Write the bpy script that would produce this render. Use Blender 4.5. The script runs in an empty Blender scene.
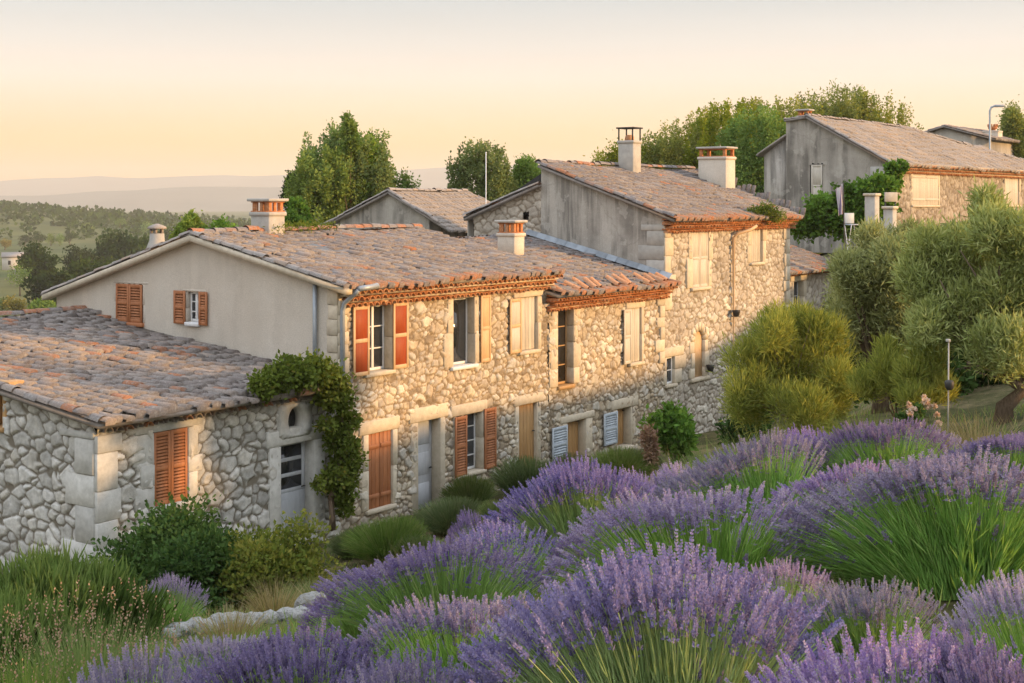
import bpy, bmesh, math, random
import numpy as np
from mathutils import Vector
R = math.radians
rng = np.random.default_rng(7)
random.seed(7)
SC = bpy.context.scene
COL = SC.collection

# ------------------------------------------------------------------ camera, sky, sun, exposure
F, HY = 1400.0, 200.0            # focal length in pixels, pixel row of the horizon
cam_d = bpy.data.cameras.new("camera")
cam = bpy.data.objects.new("camera", cam_d); COL.objects.link(cam)
cam.location = (0, 0, 0); cam.rotation_euler = (R(90), 0, 0)
cam_d.sensor_width = 36; cam_d.lens = 36 * F / 1024
cam_d.shift_y = -(341.5 - HY) / 1024
cam_d.clip_start = 0.1; cam_d.clip_end = 30000
SC.camera = cam

SUN_EL, SUN_AZ = R(10.0), R(-9.0)     # azimuth measured from +X (right) towards +Y (away)
world = bpy.data.worlds.new("World"); SC.world = world; world.use_nodes = True
wn, wl = world.node_tree.nodes, world.node_tree.links
wn.clear()
w_out = wn.new("ShaderNodeOutputWorld"); w_bg = wn.new("ShaderNodeBackground")
sky = wn.new("ShaderNodeTexSky"); sky.sky_type = 'NISHITA'; sky.sun_disc = False
sky.sun_elevation = SUN_EL; sky.sun_rotation = R(90) - SUN_AZ
sky.air_density = 1.0; sky.dust_density = 4.0; sky.ozone_density = 1.0
w_tc = wn.new("ShaderNodeTexCoord"); w_sep = wn.new("ShaderNodeSeparateXYZ")
w_rmp = wn.new("ShaderNodeValToRGB")
els = w_rmp.color_ramp.elements
els[0].position = 0.0; els[0].color = (7.8, 4.0, .6, 1)
els[1].position = 0.04; els[1].color = (7.5, 4.7, 1.75, 1)
for p_, c_ in ((0.062, (7.1, 5.25, 3.4, 1)), (0.085, (6.7, 5.65, 4.75, 1)), (0.11, (5.6, 5.3, 4.9, 1)), (0.14, (4.2, 4.45, 4.5, 1)), (0.32, (8.8, 9.4, 9.8, 1)), (1.0, (9.6, 10.7, 12.8, 1))):
    e_ = els.new(p_); e_.color = c_
w_mix = wn.new("ShaderNodeMix"); w_mix.data_type = 'RGBA'
w_mix.inputs[0].default_value = 0.86
w_noi = wn.new("ShaderNodeTexNoise"); w_noi.inputs['Scale'].default_value = 2.2; w_noi.inputs['Detail'].default_value = 5
w_map = wn.new("ShaderNodeMapping"); w_map.inputs['Scale'].default_value = (1, 1, 14)
w_mr = wn.new("ShaderNodeMapRange"); w_mr.inputs[1].default_value = .35; w_mr.inputs[2].default_value = .75
w_mr.inputs[3].default_value = .97; w_mr.inputs[4].default_value = 1.03
w_mul = wn.new("ShaderNodeVectorMath"); w_mul.operation = 'SCALE'
wl.new(w_tc.outputs['Generated'], w_sep.inputs[0]); wl.new(w_sep.outputs['Z'], w_rmp.inputs[0])
wl.new(w_tc.outputs['Generated'], w_map.inputs[0]); wl.new(w_map.outputs[0], w_noi.inputs[0])
wl.new(w_noi.outputs[0], w_mr.inputs[0])
wl.new(sky.outputs[0], w_mix.inputs[6]); wl.new(w_rmp.outputs[0], w_mix.inputs[7])
wl.new(w_mix.outputs[2], w_mul.inputs[0]); wl.new(w_mr.outputs[0], w_mul.inputs['Scale'])
wl.new(w_mul.outputs[0], w_bg.inputs[0]); wl.new(w_bg.outputs[0], w_out.inputs[0])
w_bg.inputs[1].default_value = 0.12

sun_d = bpy.data.lights.new("sun", 'SUN'); sun_d.energy = 4.7; sun_d.angle = R(2.6)
sun_d.color = (1.0, 0.585, 0.235)
sun = bpy.data.objects.new("sun", sun_d); COL.objects.link(sun)
SDIR = Vector((math.cos(SUN_AZ) * math.cos(SUN_EL), math.sin(SUN_AZ) * math.cos(SUN_EL), math.sin(SUN_EL)))
sun.rotation_euler = SDIR.to_track_quat('Z', 'Y').to_euler(); sun.location = SDIR * 200

SC.view_settings.view_transform = 'Standard'; SC.view_settings.look = 'None'
SC.view_settings.gamma = 1; SC.view_settings.use_curve_mapping = False
SC.view_settings.exposure = 0.60
SC.render.engine = 'CYCLES'
cy = SC.cycles
cy.max_bounces = 6; cy.diffuse_bounces = 3; cy.glossy_bounces = 2; cy.transmission_bounces = 3
cy.volume_bounces = 0; cy.transparent_max_bounces = 4; cy.caustics_reflective = False; cy.caustics_refractive = False
cy.use_adaptive_sampling = True; cy.adaptive_threshold = 0.015
try:
    cy.use_denoising = True; cy.denoiser = 'OPENIMAGEDENOISE'
except Exception:
    pass

# ------------------------------------------------------------------ helpers
def at(px, py, Y):
    return np.array([(px - 512) / F * Y, Y, (HY - py) / F * Y])

def tag(o, label=None, cat=None, group=None, kind=None):
    if label: o['label'] = label
    if cat: o['category'] = cat
    if group: o['group'] = group
    if kind: o['kind'] = kind
    return o

def empty(name, loc, rz=0.0):
    o = bpy.data.objects.new(name, None); COL.objects.link(o)
    o.location = tuple(float(v) for v in loc); o.rotation_euler = (0, 0, rz); o.empty_display_size = .3
    return o

class MB:
    """collects faces with numpy and links them as one mesh object"""
    def __init__(s):
        s.V = []; s.Q = []; s.Tr = []; s.T = []; s.M = []; s.n = 0
    def add(s, v, quads=None, tris=None, tint=0.5, mort=0.0):
        v = np.asarray(v, float).reshape(-1, 3); m = len(v)
        s.V.append(v)
        s.T.append(np.broadcast_to(np.asarray(tint, float), (m,)).copy())
        s.M.append(np.broadcast_to(np.asarray(mort, float), (m,)).copy())
        if quads is not None and len(quads): s.Q.append(np.asarray(quads, int).reshape(-1, 4) + s.n)
        if tris is not None and len(tris): s.Tr.append(np.asarray(tris, int).reshape(-1, 3) + s.n)
        s.n += m
        return s
    def box(s, a, b, f=None, bev=0.0, tint=0.5, jit=0.0):
        a = np.array(a, float); b = np.array(b, float)
        lo, hi = np.minimum(a, b), np.maximum(a, b)
        if bev <= 0:
            v = np.array([[(lo, hi)[i & 1][0], (lo, hi)[i >> 1 & 1][1], (lo, hi)[i >> 2 & 1][2]] for i in range(8)])
            q = [(0, 2, 3, 1), (4, 5, 7, 6), (0, 1, 5, 4), (2, 6, 7, 3), (0, 4, 6, 2), (1, 3, 7, 5)]
            t = None
        else:
            bev = min(bev, .45 * float((hi - lo).min()))
            v = []
            for c in range(8):
                sg = [c & 1, c >> 1 & 1, c >> 2 & 1]
                jj = rng.normal(0, jit, 3) if jit else np.zeros(3)
                for ax in range(3):
                    p = [0, 0, 0]
                    for k in range(3):
                        base = hi[k] if sg[k] else lo[k]
                        p[k] = base if k == ax else base + (-bev if sg[k] else bev)
                    v.append(np.array(p) + jj)
            v = np.array(v); q = []; t = []
            for ax in range(3):
                o1, o2 = [k for k in range(3) if k != ax]
                for sgn in (0, 1):
                    cs = [(sgn << ax) | (p << o1) | (r << o2) for p, r in ((0, 0), (1, 0), (1, 1), (0, 1))]
                    q.append([c * 3 + ax for c in cs])
                for p in (0, 1):
                    for r in (0, 1):
                        c1 = (p << o1) | (r << o2); c2 = c1 | (1 << ax)
                        q.append([c1 * 3 + o1, c1 * 3 + o2, c2 * 3 + o2, c2 * 3 + o1])
            for c in range(8): t.append([c * 3, c * 3 + 1, c * 3 + 2])
        if f is not None: v = f(v)
        return s.add(v, q, t, tint)
    def tube(s, pts, rad, sides=6, tint=0.5, cap=True):
        pts = np.asarray(pts, float); n = len(pts)
        rad = np.broadcast_to(np.asarray(rad, float), (n,))
        tg = np.gradient(pts, axis=0); tg /= np.linalg.norm(tg, axis=1)[:, None] + 1e-9
        ref = np.array([0, 0, 1.0]) if abs(tg[:, 2]).mean() < .8 else np.array([1.0, 0, 0])
        a = np.cross(tg, ref); a /= np.linalg.norm(a, axis=1)[:, None] + 1e-9
        b = np.cross(tg, a)
        ang = np.arange(sides) / sides * 2 * np.pi
        v = pts[:, None] + rad[:, None, None] * (a[:, None] * np.cos(ang)[None, :, None] + b[:, None] * np.sin(ang)[None, :, None])
        q = []
        for i in range(n - 1):
            for k in range(sides):
                k2 = (k + 1) % sides
                q.append((i * sides + k, i * sides + k2, (i + 1) * sides + k2, (i + 1) * sides + k))
        tr = []
        vv = v.reshape(-1, 3)
        if cap:
            vv = np.vstack([vv, pts[0], pts[-1]])
            for k in range(sides):
                k2 = (k + 1) % sides
                tr.append((n * sides, k2, k)); tr.append((n * sides + 1, (n - 1) * sides + k, (n - 1) * sides + k2))
        return s.add(vv, q, tr, tint)
    def prism(s, poly, f0, f1, tint=.5):
        """poly: list of 2D points; f0/f1 map (n,2) to the two end faces; convex fan caps"""
        p = np.asarray(poly, float); n = len(p)
        v = np.vstack([f0(p), f1(p)])
        q = [(i, (i + 1) % n, n + (i + 1) % n, n + i) for i in range(n)]
        tr = [(0, i, i + 1) for i in range(1, n - 1)] + [(n, n + i + 1, n + i) for i in range(1, n - 1)]
        return s.add(v, q, tr, tint)
    def build(s, name, mat, parent=None, off=(0, 0, 0), loc=None, smooth=False, recalc=False):
        me = mesh_of(s, name, mat, off, smooth, recalc)
        return link(name, me, parent, loc)

def mesh_of(s, name, mat, off=(0, 0, 0), smooth=False, recalc=False):
    V = np.vstack(s.V) - np.asarray(off, float)
    me = bpy.data.meshes.new(name)
    Q = np.vstack(s.Q) if s.Q else np.zeros((0, 4), int)
    T3 = np.vstack(s.Tr) if s.Tr else np.zeros((0, 3), int)
    me.vertices.add(len(V)); me.vertices.foreach_set("co", V.ravel())
    nl = Q.size + T3.size
    me.loops.add(nl)
    me.loops.foreach_set("vertex_index", np.concatenate([Q.ravel(), T3.ravel()]).astype(np.int32))
    me.polygons.add(len(Q) + len(T3))
    st = np.concatenate([np.arange(len(Q)) * 4, Q.size + np.arange(len(T3)) * 3]).astype(np.int32)
    me.polygons.foreach_set("loop_start", st)
    if smooth: me.polygons.foreach_set("use_smooth", np.ones(len(Q) + len(T3), bool))
    for nm, arr in (("tint", s.T), ("mort", s.M)):
        at_ = me.attributes.new(nm, 'FLOAT', 'POINT'); at_.data.foreach_set("value", np.concatenate(arr).astype(np.float32))
    me.update(calc_edges=True); me.validate()
    if recalc:
        bm = bmesh.new(); bm.from_mesh(me); bmesh.ops.recalc_face_normals(bm, faces=bm.faces); bm.to_mesh(me); bm.free()
    if mat: me.materials.append(mat)
    return me

def link(name, me, parent=None, loc=None):
    o = bpy.data.objects.new(name, me); COL.objects.link(o)
    if parent is not None: o.parent = parent
    if loc is not None: o.location = tuple(float(v) for v in loc)
    return o

def copy_tree(o, parent=None):
    c = o.copy(); COL.objects.link(c)
    if parent is not None: c.parent = parent
    for ch in list(o.children): copy_tree(ch, c)
    return c

def smooth01(a, lo, hi):
    t = np.clip((a - lo) / (hi - lo), 0, 1); return t * t * (3 - 2 * t)

def wob(x, y, sc=1.0, seed=0):
    """cheap smooth noise, about -1..1"""
    r = np.random.default_rng(seed); out = 0
    for k in range(6):
        a = r.uniform(0, 2 * np.pi); fq = sc * r.uniform(.5, 2.2)
        out = out + np.sin((x * np.cos(a) + y * np.sin(a)) * fq + r.uniform(0, 6.28)) / 3.5
    return out

# ------------------------------------------------------------------ materials
def new_mat(name):
    m = bpy.data.materials.new(name); m.use_nodes = True
    n = m.node_tree.nodes; l = m.node_tree.links
    return m, n, l, n["Principled BSDF"]

def ramp(n, stops):
    r = n.new("ShaderNodeValToRGB"); e = r.color_ramp.elements
    while len(e) > 1: e.remove(e[-1])
    e[0].position = stops[0][0]; e[0].color = (*stops[0][1], 1)
    for p, c in stops[1:]:
        x = e.new(p); x.color = (*c, 1)
    return r

def noise(n, l, scale, detail=4, rough=.6, coord='Object', stretch=None):
    tc = n.new("ShaderNodeTexCoord"); t = n.new("ShaderNodeTexNoise")
    t.inputs['Scale'].default_value = scale; t.inputs['Detail'].default_value = detail; t.inputs['Roughness'].default_value = rough
    if stretch:
        mp = n.new("ShaderNodeMapping"); mp.inputs['Scale'].default_value = stretch
        l.new(tc.outputs[coord], mp.inputs[0]); l.new(mp.outputs[0], t.inputs[0])
    else:
        l.new(tc.outputs[coord], t.inputs[0])
    return t

def mixc(n, l, fac, a, b, mode='MIX'):
    m = n.new("ShaderNodeMix"); m.data_type = 'RGBA'; m.blend_type = mode
    for sock, v in ((m.inputs[0], fac), (m.inputs[6], a), (m.inputs[7], b)):
        if isinstance(v, (int, float)): sock.default_value = v
        elif isinstance(v, tuple): sock.default_value = (*v, 1) if len(v) == 3 else v
        else: l.new(v, sock)
    return m.outputs[2]

def attr(n, name):
    a = n.new("ShaderNodeAttribute"); a.attribute_name = name; return a.outputs['Fac']

def maprange(n, l, v, a, b, c, d):
    m = n.new("ShaderNodeMapRange"); l.new(v, m.inputs[0])
    for i, x in enumerate((a, b, c, d)): m.inputs[i + 1].default_value = x
    return m.outputs[0]

def bump(n, l, h, strength, dist, p):
    b = n.new("ShaderNodeBump"); b.inputs['Strength'].default_value = strength; b.inputs['Distance'].default_value = dist
    l.new(h, b.inputs['Height']); l.new(b.outputs[0], p.inputs['Normal'])

def simple_mat(name, c1, c2, scale=6, rough=.7, bmp=.3, stretch=None, spec=.3, metal=0.0, dist=.01):
    m, n, l, p = new_mat(name)
    t = noise(n, l, scale, 6, .65, stretch=stretch)
    r = ramp(n, [(.3, c1), (.7, c2)]); l.new(t.outputs[0], r.inputs[0])
    tv = maprange(n, l, attr(n, "tint"), 0, 1, .82, 1.18)
    sc = n.new("ShaderNodeVectorMath"); sc.operation = 'SCALE'; l.new(r.outputs[0], sc.inputs[0]); l.new(tv, sc.inputs['Scale'])
    l.new(sc.outputs[0], p.inputs['Base Color'])
    p.inputs['Roughness'].default_value = rough; p.inputs['Specular IOR Level'].default_value = spec; p.inputs['Metallic'].default_value = metal
    if bmp: bump(n, l, t.outputs[0], bmp, dist, p)
    return m

def stone_mat(name, cols, mortar, moss=None):
    m, n, l, p = new_mat(name)
    k = len(cols)
    r = ramp(n, [(i / max(1, k - 1), c) for i, c in enumerate(cols)]); l.new(attr(n, "tint"), r.inputs[0])
    t = noise(n, l, 9, 7, .7); v = maprange(n, l, t.outputs[0], .3, .7, .72, 1.22)
    sc = n.new("ShaderNodeVectorMath"); sc.operation = 'SCALE'; l.new(r.outputs[0], sc.inputs[0]); l.new(v, sc.inputs['Scale'])
    t2 = noise(n, l, .9, 4, .6)
    tone = maprange(n, l, t2.outputs[0], .35, .65, .85, 1.12)
    mo = mixc(n, l, attr(n, "mort"), sc.outputs[0], mortar)
    sc2 = n.new("ShaderNodeVectorMath"); sc2.operation = 'SCALE'; l.new(mo, sc2.inputs[0]); l.new(tone, sc2.inputs['Scale'])
    t3 = noise(n, l, 40, 3, .6)
    sp = maprange(n, l, t3.outputs[0], .62, .72, 0, .35)
    fin = mixc(n, l, sp, sc2.outputs[0], (.13, .11, .09))
    l.new(fin, p.inputs['Base Color']); p.inputs['Roughness'].default_value = .95; p.inputs['Specular IOR Level'].default_value = .15
    t4 = noise(n, l, 22, 6, .7); bump(n, l, t4.outputs[0], .7, .02, p)
    return m

def plaster_mat(name, base, light, dark, stain, streak=1.0):
    m, n, l, p = new_mat(name)
    t = noise(n, l, .8, 8, .65); r = ramp(n, [(.25, dark), (.5, base), (.75, light)]); l.new(t.outputs[0], r.inputs[0])
    s = noise(n, l, 1.0, 6, .65, stretch=(2.6, 2.6, .2)); sf = maprange(n, l, s.outputs[0], .43, .56, 0, 1)
    k = noise(n, l, .45, 5, .6); kf = maprange(n, l, k.outputs[0], .36, .54, 0, stain)
    mm_ = n.new("ShaderNodeMath"); mm_.operation = 'MULTIPLY'; l.new(sf, mm_.inputs[0]); l.new(kf, mm_.inputs[1])
    c = mixc(n, l, mm_.outputs[0], r.outputs[0], tuple(v * .36 for v in base))
    # repaired patches and hairline cracks
    b_ = noise(n, l, 1.7, 3, .5); bf = maprange(n, l, b_.outputs[0], .60, .63, 0, .22 + .3 * stain); c = mixc(n, l, bf, c, light)
    tc = n.new("ShaderNodeTexCoord"); vo = n.new("ShaderNodeTexVoronoi"); vo.feature = 'DISTANCE_TO_EDGE'; vo.inputs['Scale'].default_value = .55
    w_ = noise(n, l, 2.2, 5, .7); ad = n.new("ShaderNodeMix"); ad.data_type = 'RGBA'; ad.inputs[0].default_value = .3
    l.new(tc.outputs['Object'], ad.inputs[6]); l.new(w_.outputs['Color'], ad.inputs[7]); l.new(ad.outputs[2], vo.inputs[0])
    cf = maprange(n, l, vo.outputs['Distance'], .002, .008, .38 * min(1, stain * 1.2), 0); c = mixc(n, l, cf, c, tuple(v * .5 for v in base))
    g = noise(n, l, 34, 4, .7); gf = maprange(n, l, g.outputs[0], .3, .7, .84, 1.1)
    sc = n.new("ShaderNodeVectorMath"); sc.operation = 'SCALE'; l.new(c, sc.inputs[0]); l.new(gf, sc.inputs['Scale'])
    l.new(sc.outputs[0], p.inputs['Base Color']); p.inputs['Roughness'].default_value = .93; p.inputs['Specular IOR Level'].default_value = .15
    bump(n, l, g.outputs[0], .45, .015, p)
    return m

def tile_mat(name, cols, lichen):
    m, n, l, p = new_mat(name)
    k = len(cols); r = ramp(n, [(i / (k - 1), c) for i, c in enumerate(cols)])
    r.color_ramp.interpolation = 'LINEAR'; l.new(attr(n, "tint"), r.inputs[0])
    t = noise(n, l, 11, 6, .7); lf = maprange(n, l, t.outputs[0], .5, .68, 0, .75)
    c = mixc(n, l, lf, r.outputs[0], lichen)
    t2 = noise(n, l, 30, 4, .6); v = maprange(n, l, t2.outputs[0], .3, .7, .7, 1.2)
    sc = n.new("ShaderNodeVectorMath"); sc.operation = 'SCALE'; l.new(c, sc.inputs[0]); l.new(v, sc.inputs['Scale'])
    l.new(sc.outputs[0], p.inputs['Base Color']); p.inputs['Roughness'].default_value = .9; p.inputs['Specular IOR Level'].default_value = .2
    bump(n, l, t2.outputs[0], .5, .01, p)
    return m

def leaf_mat(name, cols, transl=.35, vary=0.0):
    m, n, l, p = new_mat(name)
    n.remove(p); out = [x for x in n if x.type == 'OUTPUT_MATERIAL'][0]
    k = len(cols); r = ramp(n, [(i / (k - 1), c) for i, c in enumerate(cols)]); l.new(attr(n, "tint"), r.inputs[0])
    col = r.outputs[0]
    if vary:
        oi = n.new("ShaderNodeObjectInfo"); hs = n.new("ShaderNodeHueSaturation"); l.new(col, hs.inputs['Color'])
        l.new(maprange(n, l, oi.outputs['Random'], 0, 1, 1 - vary * .75, 1 + vary * .5), hs.inputs['Saturation'])
        mu = n.new("ShaderNodeMath"); mu.operation = 'MULTIPLY'; mu.inputs[1].default_value = 7.31; l.new(oi.outputs['Random'], mu.inputs[0])
        fr = n.new("ShaderNodeMath"); fr.operation = 'FRACT'; l.new(mu.outputs[0], fr.inputs[0])
        l.new(maprange(n, l, fr.outputs[0], 0, 1, 1 - vary * .5, 1 + vary * .6), hs.inputs['Value'])
        mu2 = n.new("ShaderNodeMath"); mu2.operation = 'MULTIPLY'; mu2.inputs[1].default_value = 3.77; l.new(oi.outputs['Random'], mu2.inputs[0])
        fr2 = n.new("ShaderNodeMath"); fr2.operation = 'FRACT'; l.new(mu2.outputs[0], fr2.inputs[0])
        l.new(maprange(n, l, fr2.outputs[0], 0, 1, .5 - vary * .02, .5 + vary * .08), hs.inputs['Hue']); col = hs.outputs[0]
    d = n.new("ShaderNodeBsdfDiffuse"); t = n.new("ShaderNodeBsdfTranslucent"); mx = n.new("ShaderNodeMixShader")
    mx.inputs[0].default_value = transl
    l.new(col, d.inputs[0])
    br = n.new("ShaderNodeVectorMath"); br.operation = 'MULTIPLY'; br.inputs[1].default_value = (1.25, 1.15, .7)
    l.new(col, br.inputs[0]); l.new(br.outputs[0], t.inputs[0])
    l.new(d.outputs[0], mx.inputs[1]); l.new(t.outputs[0], mx.inputs[2]); l.new(mx.outputs[0], out.inputs[0])
    return m

M = {}
M['stone_warm'] = stone_mat('warm_rubble', [(.26, .205, .145), (.50, .41, .29), (.36, .31, .255), (.60, .52, .40), (.43, .335, .23), (.50, .46, .40), (.66, .59, .48)], (.22, .165, .105))
M['stone_grey'] = stone_mat('grey_rubble', [(.34, .325, .295), (.52, .50, .46), (.42, .40, .36), (.60, .575, .53), (.48, .445, .385), (.66, .64, .60)], (.18, .155, .12))
M['stone_pale'] = stone_mat('pale_rubble', [(.40, .35, .29), (.54, .48, .40), (.35, .30, .24), (.60, .55, .46)], (.24, .195, .145))
M['stone_far'] = stone_mat('far_rubble', [(.24, .20, .16), (.38, .33, .27), (.30, .26, .21), (.43, .38, .31)], (.17, .14, .105))
M['dressed'] = simple_mat('dressed_stone', (.46, .39, .29), (.60, .52, .40), 7, .9, .5)
M['dressed_grey'] = simple_mat('grey_dressed_stone', (.40, .385, .35), (.58, .56, .52), 6, .92, .6)
M['plaster_cream'] = plaster_mat('cream_plaster', (.565, .505, .425), (.61, .555, .48), (.515, .455, .38), .12)
M['plaster_grey'] = plaster_mat('grey_weathered_plaster', (.42, .385, .335), (.51, .475, .42), (.32, .29, .255), .75)
M['plaster_dark'] = plaster_mat('stained_plaster', (.39, .355, .31), (.48, .445, .39), (.29, .265, .23), .8)
M['tile_grey'] = tile_mat('weathered_tiles', [(.135, .112, .105), (.215, .187, .175), (.17, .145, .135), (.265, .232, .21), (.22, .165, .135), (.36, .15, .07)], (.29, .28, .27))
M['tile_dark'] = tile_mat('dark_weathered_tiles', [(.14, .122, .112), (.23, .20, .18), (.185, .155, .14), (.30, .245, .205), (.26, .165, .12), (.34, .15, .08)], (.31, .29, .265))
M['tile_far'] = tile_mat('pale_weathered_tiles', [(.22, .19, .17), (.29, .255, .23), (.25, .22, .20), (.33, .285, .25), (.30, .24, .20), (.32, .24, .18)], (.36, .335, .305))
M['terracotta'] = tile_mat('terracotta', [(.36, .135, .05), (.50, .205, .08), (.42, .16, .065), (.56, .26, .115), (.44, .22, .12)], (.46, .34, .24))
M['roof_base'] = simple_mat('roof_underlay', (.20, .175, .155), (.28, .245, .215), 8, .95, .4)
M['core'] = simple_mat('dark_interior', (.02, .018, .016), (.035, .03, .027), 3, .95, 0)  # near-black colour stands in for the shade inside unlit rooms
M['back'] = plaster_mat('back_plaster', (.45, .40, .33), (.5, .45, .38), (.38, .34, .28), .4)
M['shut_red'] = simple_mat('red_brown_shutter_paint', (.33, .125, .05), (.42, .17, .075), 5, .6, .25, (3, 3, .6))
M['shut_red_dark'] = simple_mat('dark_red_shutter_panel', (.25, .042, .010), (.32, .062, .016), 5, .6, .2, (3, 3, .6))
M['shut_tan'] = simple_mat('tan_wood_and_sunlit_frame', (.52, .33, .17), (.60, .41, .24), 5, .6, .25, (3, 3, .6))  # on the red shutters this tan puts sunlight into the frame colour
M['shut_white'] = simple_mat('cream_shutter_paint', (.45, .40, .33), (.57, .52, .44), 5, .55, .2, (3, 3, .6))
M['shut_blue'] = simple_mat('blue_grey_shutter_paint', (.38, .43, .48), (.48, .52, .56), 5, .55, .2, (3, 3, .6))
M['wood'] = simple_mat('varnished_wood', (.34, .19, .075), (.48, .29, .13), 4, .55, .3, (5, 5, .5))
M['door_grey'] = simple_mat('pale_grey_door_paint', (.40, .41, .43), (.50, .51, .53), 4, .55, .2, (3, 3, .6))
M['frame_white'] = simple_mat('white_window_paint', (.62, .62, .62), (.74, .73, .71), 6, .45, .1)
M['zinc'] = simple_mat('zinc', (.26, .29, .32), (.36, .39, .42), 5, .5, .1, None, .5, .35)
M['iron'] = simple_mat('dark_iron', (.03, .03, .03), (.06, .055, .05), 8, .6, .2, None, .4, .3)
M['concrete'] = simple_mat('weathered_render', (.33, .31, .28), (.46, .43, .38), 4, .92, .4)
M['bark'] = simple_mat('bark', (.10, .07, .045), (.20, .145, .10), 9, .95, 1.0, (4, 4, .8), .1, 0, .03)
M['rock'] = simple_mat('pale_rock', (.20, .195, .18), (.40, .385, .36), 5, .9, .8, None, .2, 0, .03)
g_, n_, l_, p_ = new_mat('dark_window_glass'); p_.inputs['Base Color'].default_value = (.02, .022, .025, 1)
p_.inputs['Roughness'].default_value = .08; p_.inputs['Specular IOR Level'].default_value = .7
gt_ = noise(n_, l_, 1.5, 2); bump(n_, l_, gt_.outputs[0], .05, .01, p_); M['glass'] = g_

M['lav_stem'] = leaf_mat('lavender_stem_green', [(0.174, 0.265, 0.086), (0.296, 0.441, 0.132), (0.394, 0.548, 0.172), (0.542, 0.62, 0.26)], .35, 0.3)
M['lav_flower'] = leaf_mat('lavender_blossom', [(0.14, 0.109, 0.256), (0.206, 0.171, 0.361), (0.264, 0.217, 0.408), (0.32, 0.268, 0.437), (0.432, 0.372, 0.474)], .3, 0.42)
M['olive_leaf'] = leaf_mat('olive_leaf', [(0.163, 0.192, 0.067), (0.272, 0.307, 0.11), (0.381, 0.409, 0.162), (0.516, 0.512, 0.222)], .3, 0.12)
M['broom_leaf'] = leaf_mat('broom_leaf', [(0.124, 0.162, 0.036), (0.23, 0.266, 0.06), (0.354, 0.363, 0.083), (0.458, 0.439, 0.106)], .35)
M['shrub_leaf'] = leaf_mat('dark_shrub_leaf', [(0.026, 0.052, 0.018), (0.052, 0.097, 0.026), (0.081, 0.141, 0.042), (0.127, 0.194, 0.059)], .25)
M['yellow_leaf'] = leaf_mat('yellow_green_leaf', [(0.068, 0.101, 0.019), (0.135, 0.169, 0.034), (0.216, 0.223, 0.047), (0.297, 0.27, 0.068)], .35)
M['vine_leaf'] = leaf_mat('vine_leaf', [(0.07, 0.099, 0.019), (0.121, 0.165, 0.032), (0.181, 0.222, 0.044), (0.301, 0.248, 0.063)], .35)
M['ivy_leaf'] = leaf_mat('ivy_leaf', [(0.049, 0.104, 0.019), (0.088, 0.18, 0.031), (0.137, 0.255, 0.046), (0.196, 0.321, 0.062)], .35)
M['tree_leaf'] = leaf_mat('tree_leaf', [(0.085, 0.133, 0.032), (0.144, 0.214, 0.051), (0.217, 0.286, 0.072), (0.312, 0.346, 0.097)], .35, 0.25)
M['poplar_leaf'] = leaf_mat('poplar_leaf', [(0.113, 0.145, 0.033), (0.198, 0.232, 0.048), (0.31, 0.321, 0.064), (0.424, 0.387, 0.088)], .4, 0.25)
M['pine_leaf'] = leaf_mat('valley_tree_leaf', [(0.018, 0.036, 0.009), (0.032, 0.058, 0.013), (0.054, 0.085, 0.019), (0.079, 0.106, 0.025)], .25, 0.3)
M['gold_leaf'] = leaf_mat('golden_leaf', [(.14, .13, .03), (.22, .19, .05), (.30, .24, .06)], .35)
M['rosemary_leaf'] = leaf_mat('rosemary_leaf', [(0.038, 0.061, 0.015), (0.074, 0.122, 0.03), (0.124, 0.189, 0.048), (0.186, 0.243, 0.075)], .25)
M['grass_green'] = leaf_mat('green_grass', [(0.08, 0.132, 0.039), (0.143, 0.216, 0.057), (0.215, 0.282, 0.087), (0.322, 0.33, 0.138)], .35, 0.3)
M['grass_dry'] = leaf_mat('dry_grass', [(.16, .13, .06), (.26, .21, .10), (.36, .29, .15), (.44, .37, .21)], .35)
M['seed_head'] = leaf_mat('dry_seed_heads', [(.26, .16, .12), (.36, .24, .17), (.44, .32, .23)], .3)
M['pink'] = leaf_mat('pale_pink_petals', [(.5, .33, .27), (.6, .45, .36), (.66, .55, .45)], .3)

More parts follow.
